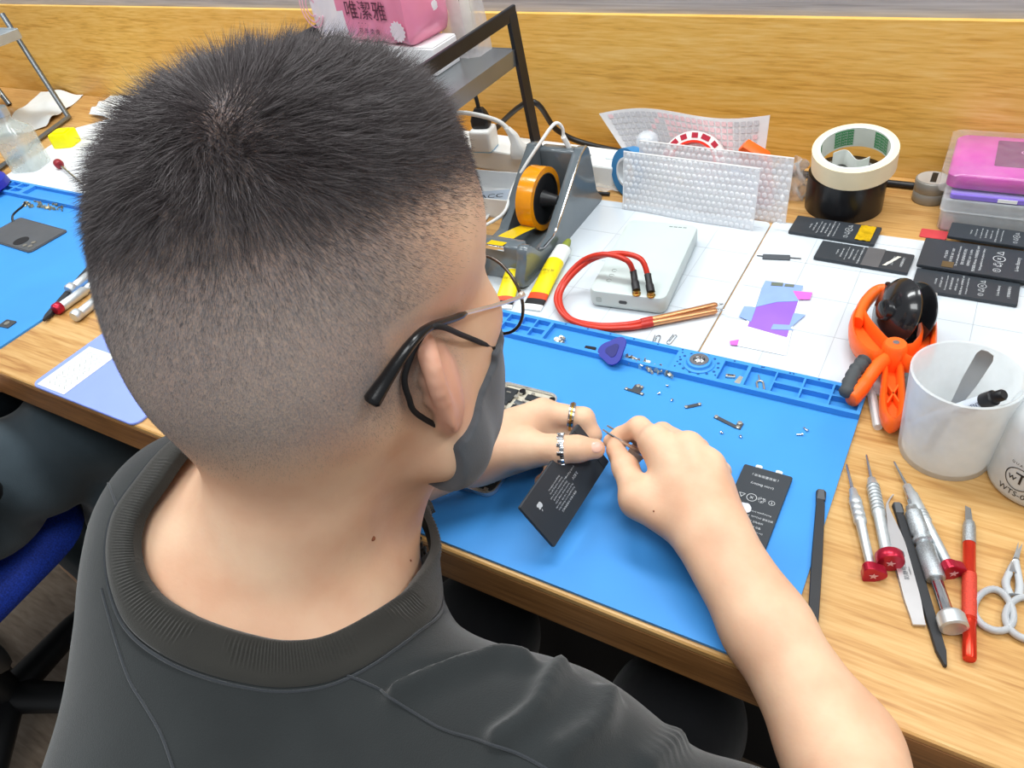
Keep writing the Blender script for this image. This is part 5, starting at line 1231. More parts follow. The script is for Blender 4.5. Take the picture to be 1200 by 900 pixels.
for k, (pt, ps) in enumerate((((763, 346), (759, 322)), ((746, 344), (742, 318)))):
    base = at(*pt, ztop); b_l = invW @ base; s_l = invW @ at(*ps, ztop+.014)
    mb = MB(); mb.at(tuple(b_l-Vector((0, 0, .001)))); mb.lathe([(.0050, 0), (.0050, .002), (.0038, .0024), (.0038, .006), (.0001, .006)], 16); mb.build('terminal', mat('brass_terminal', '#b08a45', .3, .9), t)
    d_ = .010 if k == 0 else 0
    path = [s_l, Vector(LW((750-16*k, 303+2*k), ztop+.030)), Vector(LW((722-14*k, 297+1*k), ztop+.033)), Vector(LW((690-8*k, 306), ztop+.018)), Vector(LW((664-4*k, 330), ZB+.022)), Vector(LW((656-4*k, 352), ZB+.012)), Vector(LW((668-3*k, 373), ZB+.007)), Vector(LW((700-2*k, 381+3*k), ZB+.005+.001*k)), Vector(LW((735, 380+4*k), ZB+.005)), Vector(LW((756, 376+5*k), ZB+.005))]
    mb = MB(); mb.tube(spline([b_l+Vector((0, 0, .004)), (b_l+s_l)/2+Vector((0, 0, .002)), s_l], 6), [.0048]*6+[.0040]*6+[.0042], 12); mb.build('sleeve', M_sleeve, t)
    cab = MB(); cab.tube(spline(path, 9), .0033, 12); cab = cab.build('red_lead', M_redc, t)
    pA = Vector(LW((753, 377+4*k), ZB+.0052)); pB = Vector(LW((840, 357+7*k), ZB+.0052)); pT = Vector(LW((849, 356+7*k), ZB+.0052))
    mb = MB(); mb.axis(pA, pB); LL = (pB-pA).length; mb.lathe([(.0001, 0), (.0036, 0), (.0036, LL*.97), (.0026, LL), (.0001, LL)], 16); mb.build('copper_pen', mat('copper', '#e0a070', .28, .85, var=.04), cab)
    mb = MB(); mb.axis(pB, pT); mb.lathe([(.0011, 0), (.0011, .006), (.0006, (pT-pB).length), (.00001, (pT-pB).length)], 8); mb.build('weld_tip', M_chrome, cab)
    mb = MB(); mb.axis(pA, pB); mb.lathe([(.0040, -.002), (.0042, 0), (.0042, .010), (.0040, .012)], 14); mb.build('red_collar', mat('red_shrink', '#b5281c', .4), cab)
# ---- glue tubes
M_tubew = mat('tube_white', '#e8ece8', .3, spec=.5); M_tubey = mat('tube_yellow', '#f0d914', .35)
def glue(label, a, b, w=.026):
    A, rz, L = along(a, b, ZB); t = thing('glue_tube', label, 'glue', A, rz)
    R_ = []; 
    for k in range(13):
        u = k/12; th = .0012+.0085*sm(0, .8, np.float64(u)); ww = w*(1-.12*u)
        R_.append([(u*L*.82, ww/2*math.cos(q), th+th*math.sin(q)*.98) for q in np.linspace(0, 2*PI, 20, endpoint=False)])
    mb = MB(); mb.loops(R_, True, True, True)
    for i, f in enumerate(mb.f):
        u = np.mean([mb.v[q][0] for q in f])/(L*.82)
        mb.mi[i] = 2 if .10 < u < .17 else 3 if .17 < u < .27 else 1 if .27 < u < .72 else 0
    mb.build('tube_body', [M_tubew, M_tubey, M_blk, mat('tube_red', '#e2471c', .4)], t)
    mb = MB(); mb.text('强力胶水', w*.21, (L*.42, 0, .0185), PI/2, 0); mb.build('lettering', M_blk, t)
    mb = MB(); mb.mx(Matrix.Translation((L*.82, 0, .0098)) @ Matrix.Rotation(PI/2, 4, 'Y')); mb.lathe([(.0095, -.004), (.0070, .002), (.0055, .004), (.0055, L*.10), (.0035, L*.16), (.0001, L*.17)], 18); mb.build('screw_cap', mat('olive_cap', '#8f9a3a', .45), t)
glue('yellow and white glue tube lying between the dispenser and the red leads', (622, 364), (668, 288)); glue('second glue tube seen through the right eyeglass lens', (588, 362), (612, 310))
# ---- bubble wrap, paper and tapes against the wall
def bubble_sheet(label, pL, pR, h, lean, nx, ny, clear, name):
    A, B = Vector(pL), Vector(pR); d = B-A; W_ = d.length; t = thing('bubble_wrap', label, 'bubble wrap', A, math.atan2(d.y, d.x))
    mb = MB(); lr = math.radians(lean); mb.mx(Matrix.Rotation(-lr, 4, 'X') @ Matrix.Identity(4))
    wv = lambda u, v: (u*W_, .0012*math.sin(u*9)+.0015*math.sin(v*5+u*4)*v, v*h)
    mb.grid(wv, 30, 14, .0006); n0 = len(mb.f)
    for j in range(ny):
        for i in range(nx):
            u = (i+.5+(.5 if j % 2 else 0))/(nx+.5); v = (j+.5)/ny; x, y, z = wv(u, v); r = min(W_/nx, h/ny)*.46
            L = [[(x+r*math.cos(a)*math.cos(e), y-.0004-r*.42*math.sin(e), z+r*math.sin(a)*math.cos(e)) for a in np.linspace(0, 2*PI, 8, endpoint=False)] for e in (0, .55, 1.1, 1.5)]
            mb.loops(L, True, False, True)
    mb.build('bubble_film', film(name, '#f4f6fa', clear, .12, .8), t)
    mb = MB(); mb.tube([(0, 0, h*.0), tuple(Matrix.Rotation(-lr, 3, 'X') @ Vector((0, 0, h)))], .0007, 6); mb.tube([tuple(Matrix.Rotation(-lr, 3, 'X') @ Vector((0, -.001, h))), tuple(Matrix.Rotation(-lr, 3, 'X') @ Vector((W_, .001, h)))], .0010, 6); mb.build('sealed_edge', film('wrap_edge', '#ffffff', .35, .12, .8), t)
    return t
fl_, fr_ = at(730, 245, ZB), at(882, 271, ZB)
bubble_sheet('front sheet of clear bubble wrap standing on the left white board', fl_, fr_, .083, 8, 25, 10, .46, 'bubble_plastic')
bubble_sheet('rear sheet of clear bubble wrap behind the first, in front of the red tape', fl_+Vector((.012, .030, -.003)), fr_+Vector((.034, .030, -.003)), .090, 6, 26, 11, .54, 'bubble_plastic_rear')
pA = aty(705, 130, 1.055); pB = aty(909, 124, 1.045)
t = thing('printed_paper', 'curled white sheet with grey and pink print leaning on the wood wall', 'paper', (pA.x+.02, 1.040, ZT)); Wp = pB.x-pA.x
mb = MB()
def pf(u, v):
    top = pA.z-ZT+(pB.z-pA.z)*u+.006*math.sin(u*6)
    return (-.02+(Wp*u)+(.075*(1-u))*(1-v), .006*math.sin(u*5+1)-.026*(1-v)-.02*u*u, top*v)
mb.grid(pf, 24, 12, .0005); 
for r_ in range(7):
    for c_ in range(26):
        u = .06+c_*.035; v = .93-r_*.085
        if u > .97: continue
        x, y, z = pf(u, v); mi_ = 2 if .40 < u < .8 or (c_+r_) % 9 == 0 else 1
        w_, h_ = Wp*.026, .0055; g = .0005
        P4 = [pf(u+du, v+dv) for du, dv in ((-.013, -.030), (.013, -.030), (.013, .030), (-.013, .030))]
        mb.add([(a, b-.0009, c) for a, b, c in P4], [(0, 1, 2, 3)], False, mi_)
mb.build('sheet', [mat('paper_white', '#d9d7d8', .7, var=.03), mat('paper_grey_print', '#bdbcc0', .7, var=.2, vscale=900), mat('paper_pink_print', '#dbb9bd', .7, var=.2, vscale=900)], t)
# red tape roll standing behind the wrap
zc = .048; cx_ = aty(819, 185, 1.0)
def ringroll(name, label, cat, loc, rot, r0, r1, w, m_side, m_in, m_face=None):
    t = thing(name, label, cat, loc, rot=rot); mb = MB(); mb.lathe([(r0+.003, -w/2), (r1, -w/2), (r1, w/2), (r0+.003, w/2)], 56, closed=True); mb.build('tape_winding', m_side, t)
    mb = MB(); mb.lathe([(r0, -w/2-.0005), (r0+.0032, -w/2-.0005), (r0+.0032, w/2+.0005), (r0, w/2+.0005)], 56, closed=True); mb.build('core', m_in, t); return t
M_redt = mat('red_tape', '#e8331d', .3); M_wtape = mat('tape_white_face', '#eee9e6', .4)
t = ringroll('tape_roll', 'red tape roll with a white printed core behind the bubble wrap', 'tape', (-.340, .981, ZT+.046), (math.radians(62), 0, math.radians(8)), .030, .045, .024, M_wtape, M_redt)
mb = MB()
for k in range(16):
    a = 2*PI*k/16; mb.mx(Matrix.Rotation(a, 4, 'Z') @ Matrix.Translation((.0395, 0, .0121))); mb.box((0, 0, .0002), (.007, .0085 if k % 3 else .012, .0004), 0)
mb.build('red_print', mat('crimson_print', '#b3243a', .4), t)
t = thing('orange_clamp', 'bright orange plastic clamp jaw behind the right end of the bubble wrap', 'clamp', tuple(aty(893, 190, .985)), rot=(math.radians(15), 0, math.radians(-12))); t.location.z = ZT
mb = MB(); mb.mx(Matrix.Rotation(PI/2, 4, 'X')); hz = aty(893, 160, .985).z-ZT; mb.prism([(-.022, 0), (.018, 0), (.020, hz-.02), (.017, hz-.010), (-.012, hz+.004), (-.020, hz-.004)], -.008, .008, .002, True); mb.build('jaw', M_orange, t)
mb = MB(); mb.axis((0, -.010, hz*.55), (0, .010, hz*.55)); mb.at((0, 0, 0)); mb.axis((.0, -.0105, hz*.55), (.0, .0105, hz*.55)); mb.lathe([(.0001, 0), (.005, 0), (.005, .021), (.0001, .021)], 16); mb.build('rivet', M_chrome, t)
t = ringroll('tape_roll', 'blue tape roll peeking out left of the bubble wrap', 'tape', (-.428, .964, ZT+.035), (math.radians(80), 0, math.radians(-30)), .018, .034, .018, mat('blue_tape', '#2f7fb8', .35), mat('blue_core', '#d6dde2', .5))
t = thing('clear_dome', 'cloudy plastic cap on top of the blue tape roll', 'cap', (-.415, .998, ZT+.0005)); mb = MB(); mb.lathe([(.0001, .0), (.0165, 0), (.017, .002), (.017, .06), (.015, .074), (.008, .079), (.0001, .079)], 28); mb.build('shell', film('cloudy_cap', '#dfe6ee', .35, .25, .5), t)
# clear sealed bits right of the wrap
t = thing('clear_bag', 'crumpled clear plastic bag between the bubble wrap and the black tape', 'bag', tuple(at(925, 232, ZT)), .3)
mb = MB(); 
def crump(u, v):
    a = 2*PI*u; r = .020*(1-.5*v)+.005*math.sin(5*a+v*9)+.004*math.sin(9*a-v*5); return (r*math.cos(a)*1.1, r*math.sin(a)*.7, v*.055+.004*math.sin(4*a+3*v))
mb.grid(crump, 36, 14, .0004); mb.build('bag_film', film('crumpled_film', '#eef0f2', .72, .08, .9), t)
A, rz, L = along((915, 240), (935, 190), ZT); t = thing('glass_vial', 'thin clear vial leaning beside the black tape roll', 'vial', A, rz); mb = MB(); mb.mx(Matrix.Translation((0, 0, .0045)) @ Matrix.Rotation(math.radians(62), 4, 'Y')); mb.lathe([(.0001, 0), (.0042, .001), (.0042, .042), (.0050, .043), (.0050, .050), (.0001, .050)], 16); mb.build('vial_wall', film('vial_clear', '#e6ecee', .6, .06, .9), t); mb = MB(); mb.mx(Matrix.Translation((0, 0, .0045)) @ Matrix.Rotation(math.radians(62), 4, 'Y')); mb.lathe([(.0052, .050), (.0052, .058), (.0001, .058)], 16); mb.build('stopper', mat('grey_stopper', '#7d8287', .4), t)
t = thing('plastic_scrap', 'scrap of clear plastic film on the desk left of the bubble wrap', 'plastic scrap', tuple(at(716, 222, ZT)), .4); mb = MB(); mb.grid(lambda u, v: ((u-.5)*.05, (v-.5)*.03, .003+.004*abs(math.sin(u*9+v*4))), 14, 8, .0003); mb.build('film_sheet', film('scrap_film', '#f2efe8', .7, .1, .9), t)
t = thing('black_cable', 'short black cord end beside the tape dispenser foot', 'cable', tuple(at(700, 226, ZT))); mb = MB(); mb.tube(spline([(-.06, .02, .003), (-.02, .0, .003), (.0, -.006, .003), (.022, -.004, .003)], 6), .0028, 8); mb.build('sheath', M_blk, t)
# ---- black and masking tape
t = ringroll('tape_roll', 'wide black tape roll lying flat under the masking tape', 'tape', (-.1395, 1.002, ZT+.0245), (0, 0, 0), .034, .0485, .048, mat('black_vinyl_tape', '#141417', .28, spec=.5), mat('tape_card_core', '#7b7f80', .6))
t = ringroll('tape_roll', 'cream masking tape roll with a green and white core on the black tape', 'tape', (-.1345, .9980, ZT+.0722), (math.radians(11), math.radians(-3), .2), .0408, .0510, .027, mat('masking_cream', '#ecdfbd', .6, var=.03), mat('core_white', '#e4ebe6', .45))
for k in range(5):
    a0, a1 = 2*PI*k/5+.35, 2*PI*k/5+.95; V_ = []; mb = MB()
    for q in range(9):
        a = a0+(a1-a0)*q/8; V_ += [(.0405*math.cos(a), .0405*math.sin(a), -.011), (.0405*math.cos(a), .0405*math.sin(a), .012)]
    mb.add(V_, [(2*q, 2*q+1, 2*q+3, 2*q+2) for q in range(8)], True)
    for r_ in range(5):
        for da in (-.20, 0, .20):
            vs, fs = text_mesh('TAPE'); R_ = .0403; a = 2*PI*k/5+.65
            mb.add([(R_*math.cos(a+da-x*.0042/R_), R_*math.sin(a+da-x*.0042/R_), .0085-r_*.0042+y*.0042) for x, y, z in vs], fs, False, 1)
    mb.build('green_label', [mat('label_green', '#2f9a55', .45), M_print], t)

t = thing('tape_strip', 'curled end of paper backing inside the masking tape roll', 'strip', (-.1385, .9985, ZT+.049)); mb = MB(); mb.grid(lambda u, v: (-.022+.044*u, .004+.016*math.sin(u*PI*2.0)*.8, .003+.020*v), 24, 3, .0006); mb.build('strip_sheet', mat('strip_white', '#e8ece9', .5), t)
t = thing('solder_wick', 'small grey roll with a silver label by the wall', 'roll', (-.0420, 1.046, ZT)); mb = MB(); mb.lathe([(.0001, 0), (.0195, 0), (.0205, .001), (.0205, .014), (.0200, .0145), (.0205, .015), (.0205, .029), (.0195, .030), (.0001, .030)], 36); mb.build('spool', mat('grey_spool', '#96958f', .4, .2), t); mb = MB(); mb.at((0, 0, .0301)); mb.lathe([(.0185, 0), (.0185, .0004), (.0001, .0004)], 32); mb.box((.001, .001, .0006), (.007, .026, .0003), 0, mi=1); mb.build('label', [mat('silver_label', '#c9cbcb', .35, .4), M_blk], t)
# ---- organizer box with pink case on top
M_clear = film('clear_box_plastic', '#e9eef1', .62, .12, .7)
bx0, bx1, by0, by1, bh = -.0235, .150, .9665, 1.062, .044
t = thing('organizer_box', 'clear plastic organizer box under the pink case at the right', 'box', ((bx0+bx1)/2, (by0+by1)/2, ZT)); W_, D_ = bx1-bx0, by1-by0
mb = MB(); 
L0 = rr(W_, D_, .008, 5); L1 = rr(W_-.003, D_-.003, .0065, 5)
mb.loops([[(x*.97, y*.97, 0) for x, y in L0], [(x, y, .004) for x, y in L0], [(x, y, bh*.66) for x, y in L0], [(x, y, bh*.66) for x, y in L1], [(x*.97, y*.97, .002) for x, y in L1]], True, True, True); mb.build('tray', M_clear, t)
mb = MB(); mb.loops([[(x*1.015, y*1.02, bh*.64) for x, y in L0], [(x*1.015, y*1.02, bh*.96) for x, y in L0], [(x, y, bh) for x, y in L0]], True, True, True); mb.build('lid', M_clear, t)
mb = MB()
for x in (-.04, .0, .045): mb.box((x, 0, bh*.33), (.0012, D_-.006, bh*.55), 0)
mb.build('dividers', M_clear, t)
M_cont = mat('grey_metal_parts', '#73787b', .45, .4, var=.3, vscale=160)
for k, (x, y, a, b_) in enumerate(((-.062, -.02, .026, .05), (-.02, .01, .028, .07), (.022, -.015, .03, .05))):
    mb = MB(); rd = random.Random(k)
    for q in range(16): mb.at((x+rd.uniform(-a/2, a/2)*.7, y+rd.uniform(-b_/2, b_/2), .006+rd.random()*.010), (rd.random()*3, rd.random()*3, rd.random()*3)); mb.box((0, 0, 0), (rd.uniform(.004, .010), rd.uniform(.003, .008), .002), .0004, 1)
    o_ = mb.build('small_parts', M_cont, t); o_['kind'] = 'stuff'
t = thing('purple_card', 'purple plastic card between the organizer box and the pink case', 'card', (.062, 1.008, ZT+bh+.0006), .03); mb = MB(); mb.rrect(.160, .075, 0, .006, .004, .001); mb.build('sheet', mat('purple_plastic', '#8a74d6', .4), t)
mb = MB(); mb.at((-.02, -.0377, .003)); mb.rrect(.02, .001, -.002, .002, .0004); mb.build('white_tab', M_white, t)
t = thing('pink_case', 'magenta pink flat case in clear wrap on top of the organizer box', 'case', (.066, 1.035, ZT+bh+.0072), math.radians(1)); Wc, Dc = .188, .118
mb = MB(); mb.loops([[(x, y, z) for x, y in rr(Wc-2*i_, Dc-2*i_, .012, 5)] for z, i_ in ((.002, .004), (.004, .002), (.018, .002), (.021, .005))], True, True, True); mb.build('case_body', mat('magenta_plastic', '#c03da4', .3, spec=.5, var=.12, vscale=30, coat=.3), t)
mb = MB(); mb.rrect(.128, .070, .0209, .0216, .003, 0, 4, (.018, .008)); mb.build('dark_label', mat('plum_label', '#6d2461', .35), t)
mb = MB(); mb.text('CITITO', .013, (.000, .012, .0219), 0, 0); mb.build('lettering', mat('pink_letter', '#d9a0cb', .4), t)
mb = MB(); wv = rr(Wc+.010, Dc+.010, .014, 8); mb.loops([[(x*(1+.01*math.sin(k*9+i*1.7)), y*(1+.012*math.sin(k*7+i*2.3)), z) for i, (x, y) in enumerate(wv)] for k, z in enumerate((0, .006, .012, .018, .0235))], True, True, True); mb.build('clear_wrap', film('wrap_clear', '#f3f4f8', .88, .08, .9), t)
# ---- spare batteries
sB = {'rows': ROWS[:7], 'big': 'Li-ion Battery'}
b = battery('black phone battery with a strip of amber tape, in front of the black tape roll', (-.1345, .9265, ZB+.0002), math.radians(178), .104, .0425, style=sB)
mb = MB(); mb.grid(lambda u, v: (-.046+.018*u, -.018+.036*v, .0046+.0010*abs(math.sin(u*7+v*5))), 10, 8, .0003); mb.build('amber_tape', mat('kapton_tape', '#c9a21a', .15, coat=.5, var=.25, vscale=120), b)
b = battery('black phone battery with a grey tape band, just right of the amber taped one', (-.0900, .8745, ZB+.0002), math.radians(178), .106, .0410, style=sB)
mb = MB(); mb.box((.001-.012, 0, .0042), (.020, .0414, .0006), .0002, 1); mb.build('grey_tape', mat('grey_tape', '#5b5a5c', .55), b); mb = MB(); mb.grid(lambda u, v: (-.040+.004*u+.012*v, -.010+.024*v, .0042+.0008*math.sin(u*8+v*9)**2), 6, 10, .0002); mb.build('torn_tape', mat('torn_white', '#dcd8cc', .5), b)
bt = battery('lower battery of the front right stack, showing its long front edge', (.022, .8440, ZB+.0002), math.radians(180), .104, .043, style=sB)
b = battery('big black battery on top of the front right stack', (.030, .8960, ZB+.0048), math.radians(179), .122, .062, style=sB)
mb = MB(); mb.box((.030, .022, .0041), (.012, .012, .0004), 0); mb.build('gold_contact', mat('copper_contact', '#7b6a4a', .4, .6), b)
b = battery('black battery beneath the organizer box corner, behind the big stack', (.045, .946, ZB+.0090), math.radians(178), .106, .034, style=sB)
b = battery('battery hidden mostly beneath the big front right one', (.030, .9060, ZB+.0002), math.radians(180), .100, .045, style=sB)
t = thing('red_card', 'small translucent red label sticking out beside the spare batteries', 'label', tuple(at(1094, 275, ZT+.0002)), .0); mb = MB(); mb.rrect(.030, .020, 0, .0012, .002, .0003); mb.build('sheet', mat('red_label', '#c9444b', .4), t)
A, rz, L = along((887, 301), (939, 303), ZB); t = thing('flex_strip', 'little dark adhesive strip with wire ends on the white board', 'strip', A, rz); mb = MB(); mb.rrect(L*.62, .011, 0, .0012, .0008, .0003, 3, (L*.44, 0)); mb.build('strip_body', mat('strip_grey', '#4c5157', .5), t); mb = MB(); mb.tube([(0, .002, .0007), (L*.15, .001, .0007)], .0006, 6); mb.tube([(L*.74, .0, .0007), (L, -.001, .0007)], .0006, 6); mb.build('wire_end', M_dark, t)
screw_ = plate_thing('metal_cube', 'tiny white metal block in front of the spare battery stack', 'block', (1094, 349), ZB, [(-3, -3), (3, -3), (3, 3), (-3, 3)], .005, M_alu, .2, pads([(0, 0, 1.8)], .005))
# ---- violet battery adhesive film
t = thing('adhesive_film', 'violet and pale blue adhesive film with pull tabs on the right white board', 'adhesive film', (-.158, .734, ZB+.0001)); ox, oy = -.158, .734
def quad(px_list): return [(p.x-ox, p.y-oy) for p in (at(*q, ZB) for q in px_list)]
M_vio = mat('violet_film', '#9668e4', .25, spec=.5, var=.10, vscale=14); M_lblue = mat('pale_blue_film', '#8da9ee', .25, spec=.5, var=.05); M_wf = mat('white_liner', '#f3f4f8', .3)
mb = MB(); q = quad([(862, 405), (921, 417), (938, 345), (941, 336), (897, 330), (889, 345)]); mb.prism(q, 0, .0006); mb.build('liner', M_wf, t)
mb = MB(); q = quad([(876, 383), (922, 396), (935, 354), (910, 355), (885, 361)]); mb.prism(q, .0006, .0010); mb.build('violet_layer', M_vio, t)
for q in ([(885, 361), (910, 355), (935, 354), (941, 336), (897, 330), (892, 340)], [(866, 372), (880, 378), (886, 361), (872, 360)], [(903, 387), (930, 388), (926, 385), (944, 370), (930, 368), (925, 382), (906, 381)]):
    mb = MB(); mb.prism(quad(q), .0010, .0014); mb.build('blue_layer', M_lblue, t)
for q in ([(929, 342), (952, 344), (949, 352), (935, 352)], [(855, 401), (866, 399), (864, 406), (856, 405)]):
    mb = MB(); mb.prism(quad(q), .0010, .0015); mb.build('pink_tab', mat('pink_tab_film', '#e06fd2', .3), t)
for q in ([(904, 332), (918, 333), (917, 337), (903, 336)], [(920, 334), (931, 335), (930, 338), (919, 337)]):
    mb = MB(); mb.prism(quad(q), .0014, .0018); mb.build('grey_tab', mat('grey_tab_film', '#6c7568', .4), t)
# ================================================================== the neighbour's workstation at the left
c2 = [(-1.30-.03*0+.0, 0, 0, 0)]
LX0, LX1, LY0, LY1 = -1.64, -1.090, .338, .700
cl = []
for k in range(3): cl += [(-1.63+.030*k, -1.605+.030*k, .666, .678), (-1.63+.030*k, -1.605+.030*k, .682, .695)]
cl += [(-1.53, -1.36, .666, .695), (-1.35, -1.31, .666, .695), (-1.30, -1.20, .666, .695), (-1.19, -1.10, .666, .695)]
repair_mat('second blue silicone repair mat at the far left under a dark phone screen', (-1.365, .52, ZT), LX0, LX1, LY0, LY1, cl, [], None)
t = thing('metal_bits', 'heap of small gold and grey parts in the tray of the left mat', 'parts', tuple(at(55, 243, ZP)), .1); mb = MB(); rd = random.Random(9)
for k in range(40): mb.at((rd.uniform(-.06, .05), rd.uniform(-.006, .010), .0015+rd.random()*.002), (rd.random()*3, rd.random()*3, rd.random()*3)); mb.box((0, 0, 0), (rd.uniform(.003, .009), rd.uniform(.002, .006), .0012), 0)
mb.build('bits', mat('mixed_metal', '#a79a78', .4, .5, var=.4, vscale=200), t); t['kind'] = 'stuff'
q = [at(*p, ZM) for p in ((0, 290), (25, 257), (80, 271), (40, 300))]; c_ = (q[1]+q[2]+q[3])/3
dX = q[2]-q[1]; dY = q[1]-q[3]+Vector((0, 0, 0))
t = thing('phone_screen', 'dark phone screen lying face up on the left blue mat', 'screen', (-1.372, .565, ZM), math.radians(-2)); mb = MB(); mb.rrect(.150, .074, 0, .0022, .008, .0008, 5); mb.build('glass_panel', mat('screen_back', '#565a60', .22, .3, var=.08, vscale=15), t)
mb = MB(); mb.rrect(.143, .068, .0020, .0027, .005, 0, 4); mb.build('shield', mat('screen_shield', '#6e7277', .3, .5), t)
mb = MB(); mb.at((.020, -.018, .0027)); mb.lathe([(.013, 0), (.013, .0006), (.0001, .0006)], 24); mb.build('dark_spot', M_blk, t)
mb = MB()
for x, y in ((.045, -.026), (.058, -.024), (.052, -.014)): mb.at((x, y, .0028)); mb.lathe([(.0038, 0), (.0038, .0014), (.0001, .0014)], 12)
mb.build('camera_holes', M_solder, t); mb = MB(); mb.tube(spline([(-.070, .020, .002), (-.078, .03, .010), (-.060, .046, .022), (-.055, .05, .028)], 6), .0022, 6, flat=.4); mb.build('flex_cable', M_blk, t)
t = thing('blue_lid', 'dark blue rounded plastic lid above the left blue mat', 'lid', tuple(at(-22, 224, ZT+.0100))); mb = MB(); mb.lathe([(.0001, 0), (.050, 0), (.055, .004), (.052, .016), (.030, .022), (.0001, .023)], 32); mb.build('shell', mat('navy_plastic', '#1d2fa8', .35), t); mb = MB(); mb.at((0, 0, .022)); mb.lathe([(.012, 0), (.010, .006), (.0001, .007)], 20); mb.build('knob', mat('navy_plastic', '#1d2fa8', .35), t)
t = thing('metal_clip', 'small dark square connector near the front corner of the left mat', 'clip', tuple(at(9, 380, ZM)), .1); mb = MB(); mb.rrect(.022, .016, 0, .0014, .002, .0003); mb.build('plate', M_bkt, t); mb = MB(); mb.at((0, 0, .0014)); mb.lathe([(.004, 0), (.004, .001), (.0001, .001)], 12); mb.build('pad', M_solder, t)
# folder
fA, fB, fD = at(45, 455), at(160, 502), at(137, 375); ex = fB-fA; rz = math.atan2(ex.y, ex.x)
t = thing('document_folder', 'periwinkle blue plastic folder lying at the front edge of the desk', 'folder', (-.862, .404, ZT), math.radians(0)); M_fold = mat('periwinkle_plastic', '#8ba0f5', .38, var=.02)
mb = MB(); mb.rrect(.205, .200, 0, .0032, .012, .0009, 6); mb.build('cover', M_fold, t)
lq = [at(*p, ZT+.0034) for p in ((48, 452), (80, 464), (131, 415), (101, 406))]; lc = sum(lq, Vector())/4
t2 = thing('paper_label', 'white paper slip with handwriting on the periwinkle folder', 'paper', (lc.x, lc.y, ZT+.0034), math.radians(0)); mb = MB(); lw = (lq[1]-lq[0]).length; ll = (lq[2]-lq[1]).length
mb.box((0, 0, .0003), (lw, ll*.98, .0005), 0); mb.build('slip', mat('slip_white', '#e6e9e6', .6, var=.04), t2); mb = MB()
for k in range(4): mb.tube(spline([(-lw*.3+k*lw*.18, -ll*.4+ll*.8*q_/14, .0006+0*q_) if q_ % 2 else (-lw*.3+k*lw*.18+.006, -ll*.4+ll*.8*q_/14, .0006) for q_ in range(15)], 3), .0004, 4)
mb.build('handwriting', mat('pencil_grey', '#9aa0a4', .6), t2)
# tools left of the head
spudger('black nylon pry tool on the front right edge of the left blue mat', (52, 377), (112, 308), .010, ZT+.0031)
def silver_tool(label, a, b, capm, style):
    A, rz, L = along(a, b); t = thing('screwdriver', label, 'screwdriver', A, rz); x = lambda f: f*L
    lathe_tool(t, 'handle', [(0, .0001), (0, .0062), (x(.02), .0070), (x(.55), .0072), (x(.58), .0055), (x(.62), .0055), (x(.65), .0065), (x(.9), .0058), (x(1), .004), (x(1), .0001)], M_alu, 20, zc=.0075)
    lathe_tool(t, 'swivel_cap', [(-.008, .0001), (-.008, .0070), (-.006, .0085), (.002, .0085), (.004, .0065), (.004, .0001)], capm, 24, zc=.0088)
    lathe_tool(t, 'shaft', [(x(1), .0022), (x(1.25), .0014), (x(1.4), .0010), (x(1.4), .0001)], M_chrome, 10, zc=.0075); return t
silver_tool('silver screwdriver with a red end cap left of the head', (73, 366), (124, 330), M_red, 0)
silver_tool('silver screwdriver with a silver end, left of the head nearest the folder', (95, 374), (140, 338), M_alu, 0)
silver_tool('silver tool partly under the pry tool left of the head', (88, 343), (124, 315), M_alu, 0)
# papers, bottle, yellow cap
def sheet(label, corners, z, wav, col, name='paper_sheet'):
    q = [at(*p, z) for p in corners]; c = sum(q, Vector())/4; t = thing(name, label, 'paper', (c.x, c.y, z)); mb = MB()
    def f(u, v):
        p = q[0].lerp(q[1], u).lerp(q[3].lerp(q[2], u), v)-c; return (p.x, p.y, .0008+wav*(.5+.5*math.sin(u*7+v*5))*(.4+.6*math.sin(v*9+u*3)**2))
    mb.grid(f, 24, 24, .0005); mb.build('sheet', mat('sheet_'+name+str(len(bpy.data.materials)), col, .5, var=.03), t); return t
sheet('white paper sheet on the desk under the red tipped driver, left of the head', ((2, 210), (110, 242), (170, 130), (90, 150)), ZT+.0004, .001, '#e6eaee')
sheet('crumpled white tissue paper near the wall at the left', ((-10, 165), (55, 150), (98, 112), (48, 108)), ZT+.0004, .012, '#eef3f3', 'tissue_paper')
sheet('crinkled silver plastic sleeve just left of the head top', ((105, 135), (160, 150), (185, 110), (130, 112)), ZT+.0040, .010, '#dfe6ea', 'plastic_sleeve')
t = thing('yellow_cap', 'bright fluorescent yellow square cap beside the glass bottle', 'cap', tuple(at(80, 170)), math.radians(22)); mb = MB(); mb.rrect(.046, .040, 0, .030, .006, .003, 4, smooth=True); mb.build('cap_body', mat('fluorescent_yellow', '#fbf500', .5, var=.02), t); mb = MB(); mb.rrect(.030, .024, .030, .033, .004, .001); mb.build('cap_top', mat('fluorescent_yellow', '#fbf500', .5, var=.02), t)
bl = at(38, 196); t = thing('glass_bottle', 'clear square glass bottle with a pump top at the far left', 'bottle', bl, .4); mb = MB(); mb.loops([[(x*k, y*k, z) for x, y in rr(.062, .062, .014, 5)] for k, z in ((.95, 0), (1, .004), (1, .070), (.9, .080), (.5, .092), (.36, .098), (.36, .110))], True, True, True); mb.build('glass', film('bottle_glass', '#d9e6e2', .62, .05, 1.0), t)
mb = MB(); mb.loops([[(x*k, y*k, z) for x, y in rr(.054, .054, .012, 5)] for k, z in ((.95, .003), (1, .006), (1, .038))], True, True, True); mb.build('liquid', film('clear_liquid', '#cfdcd6', .7, .03, .8), t)
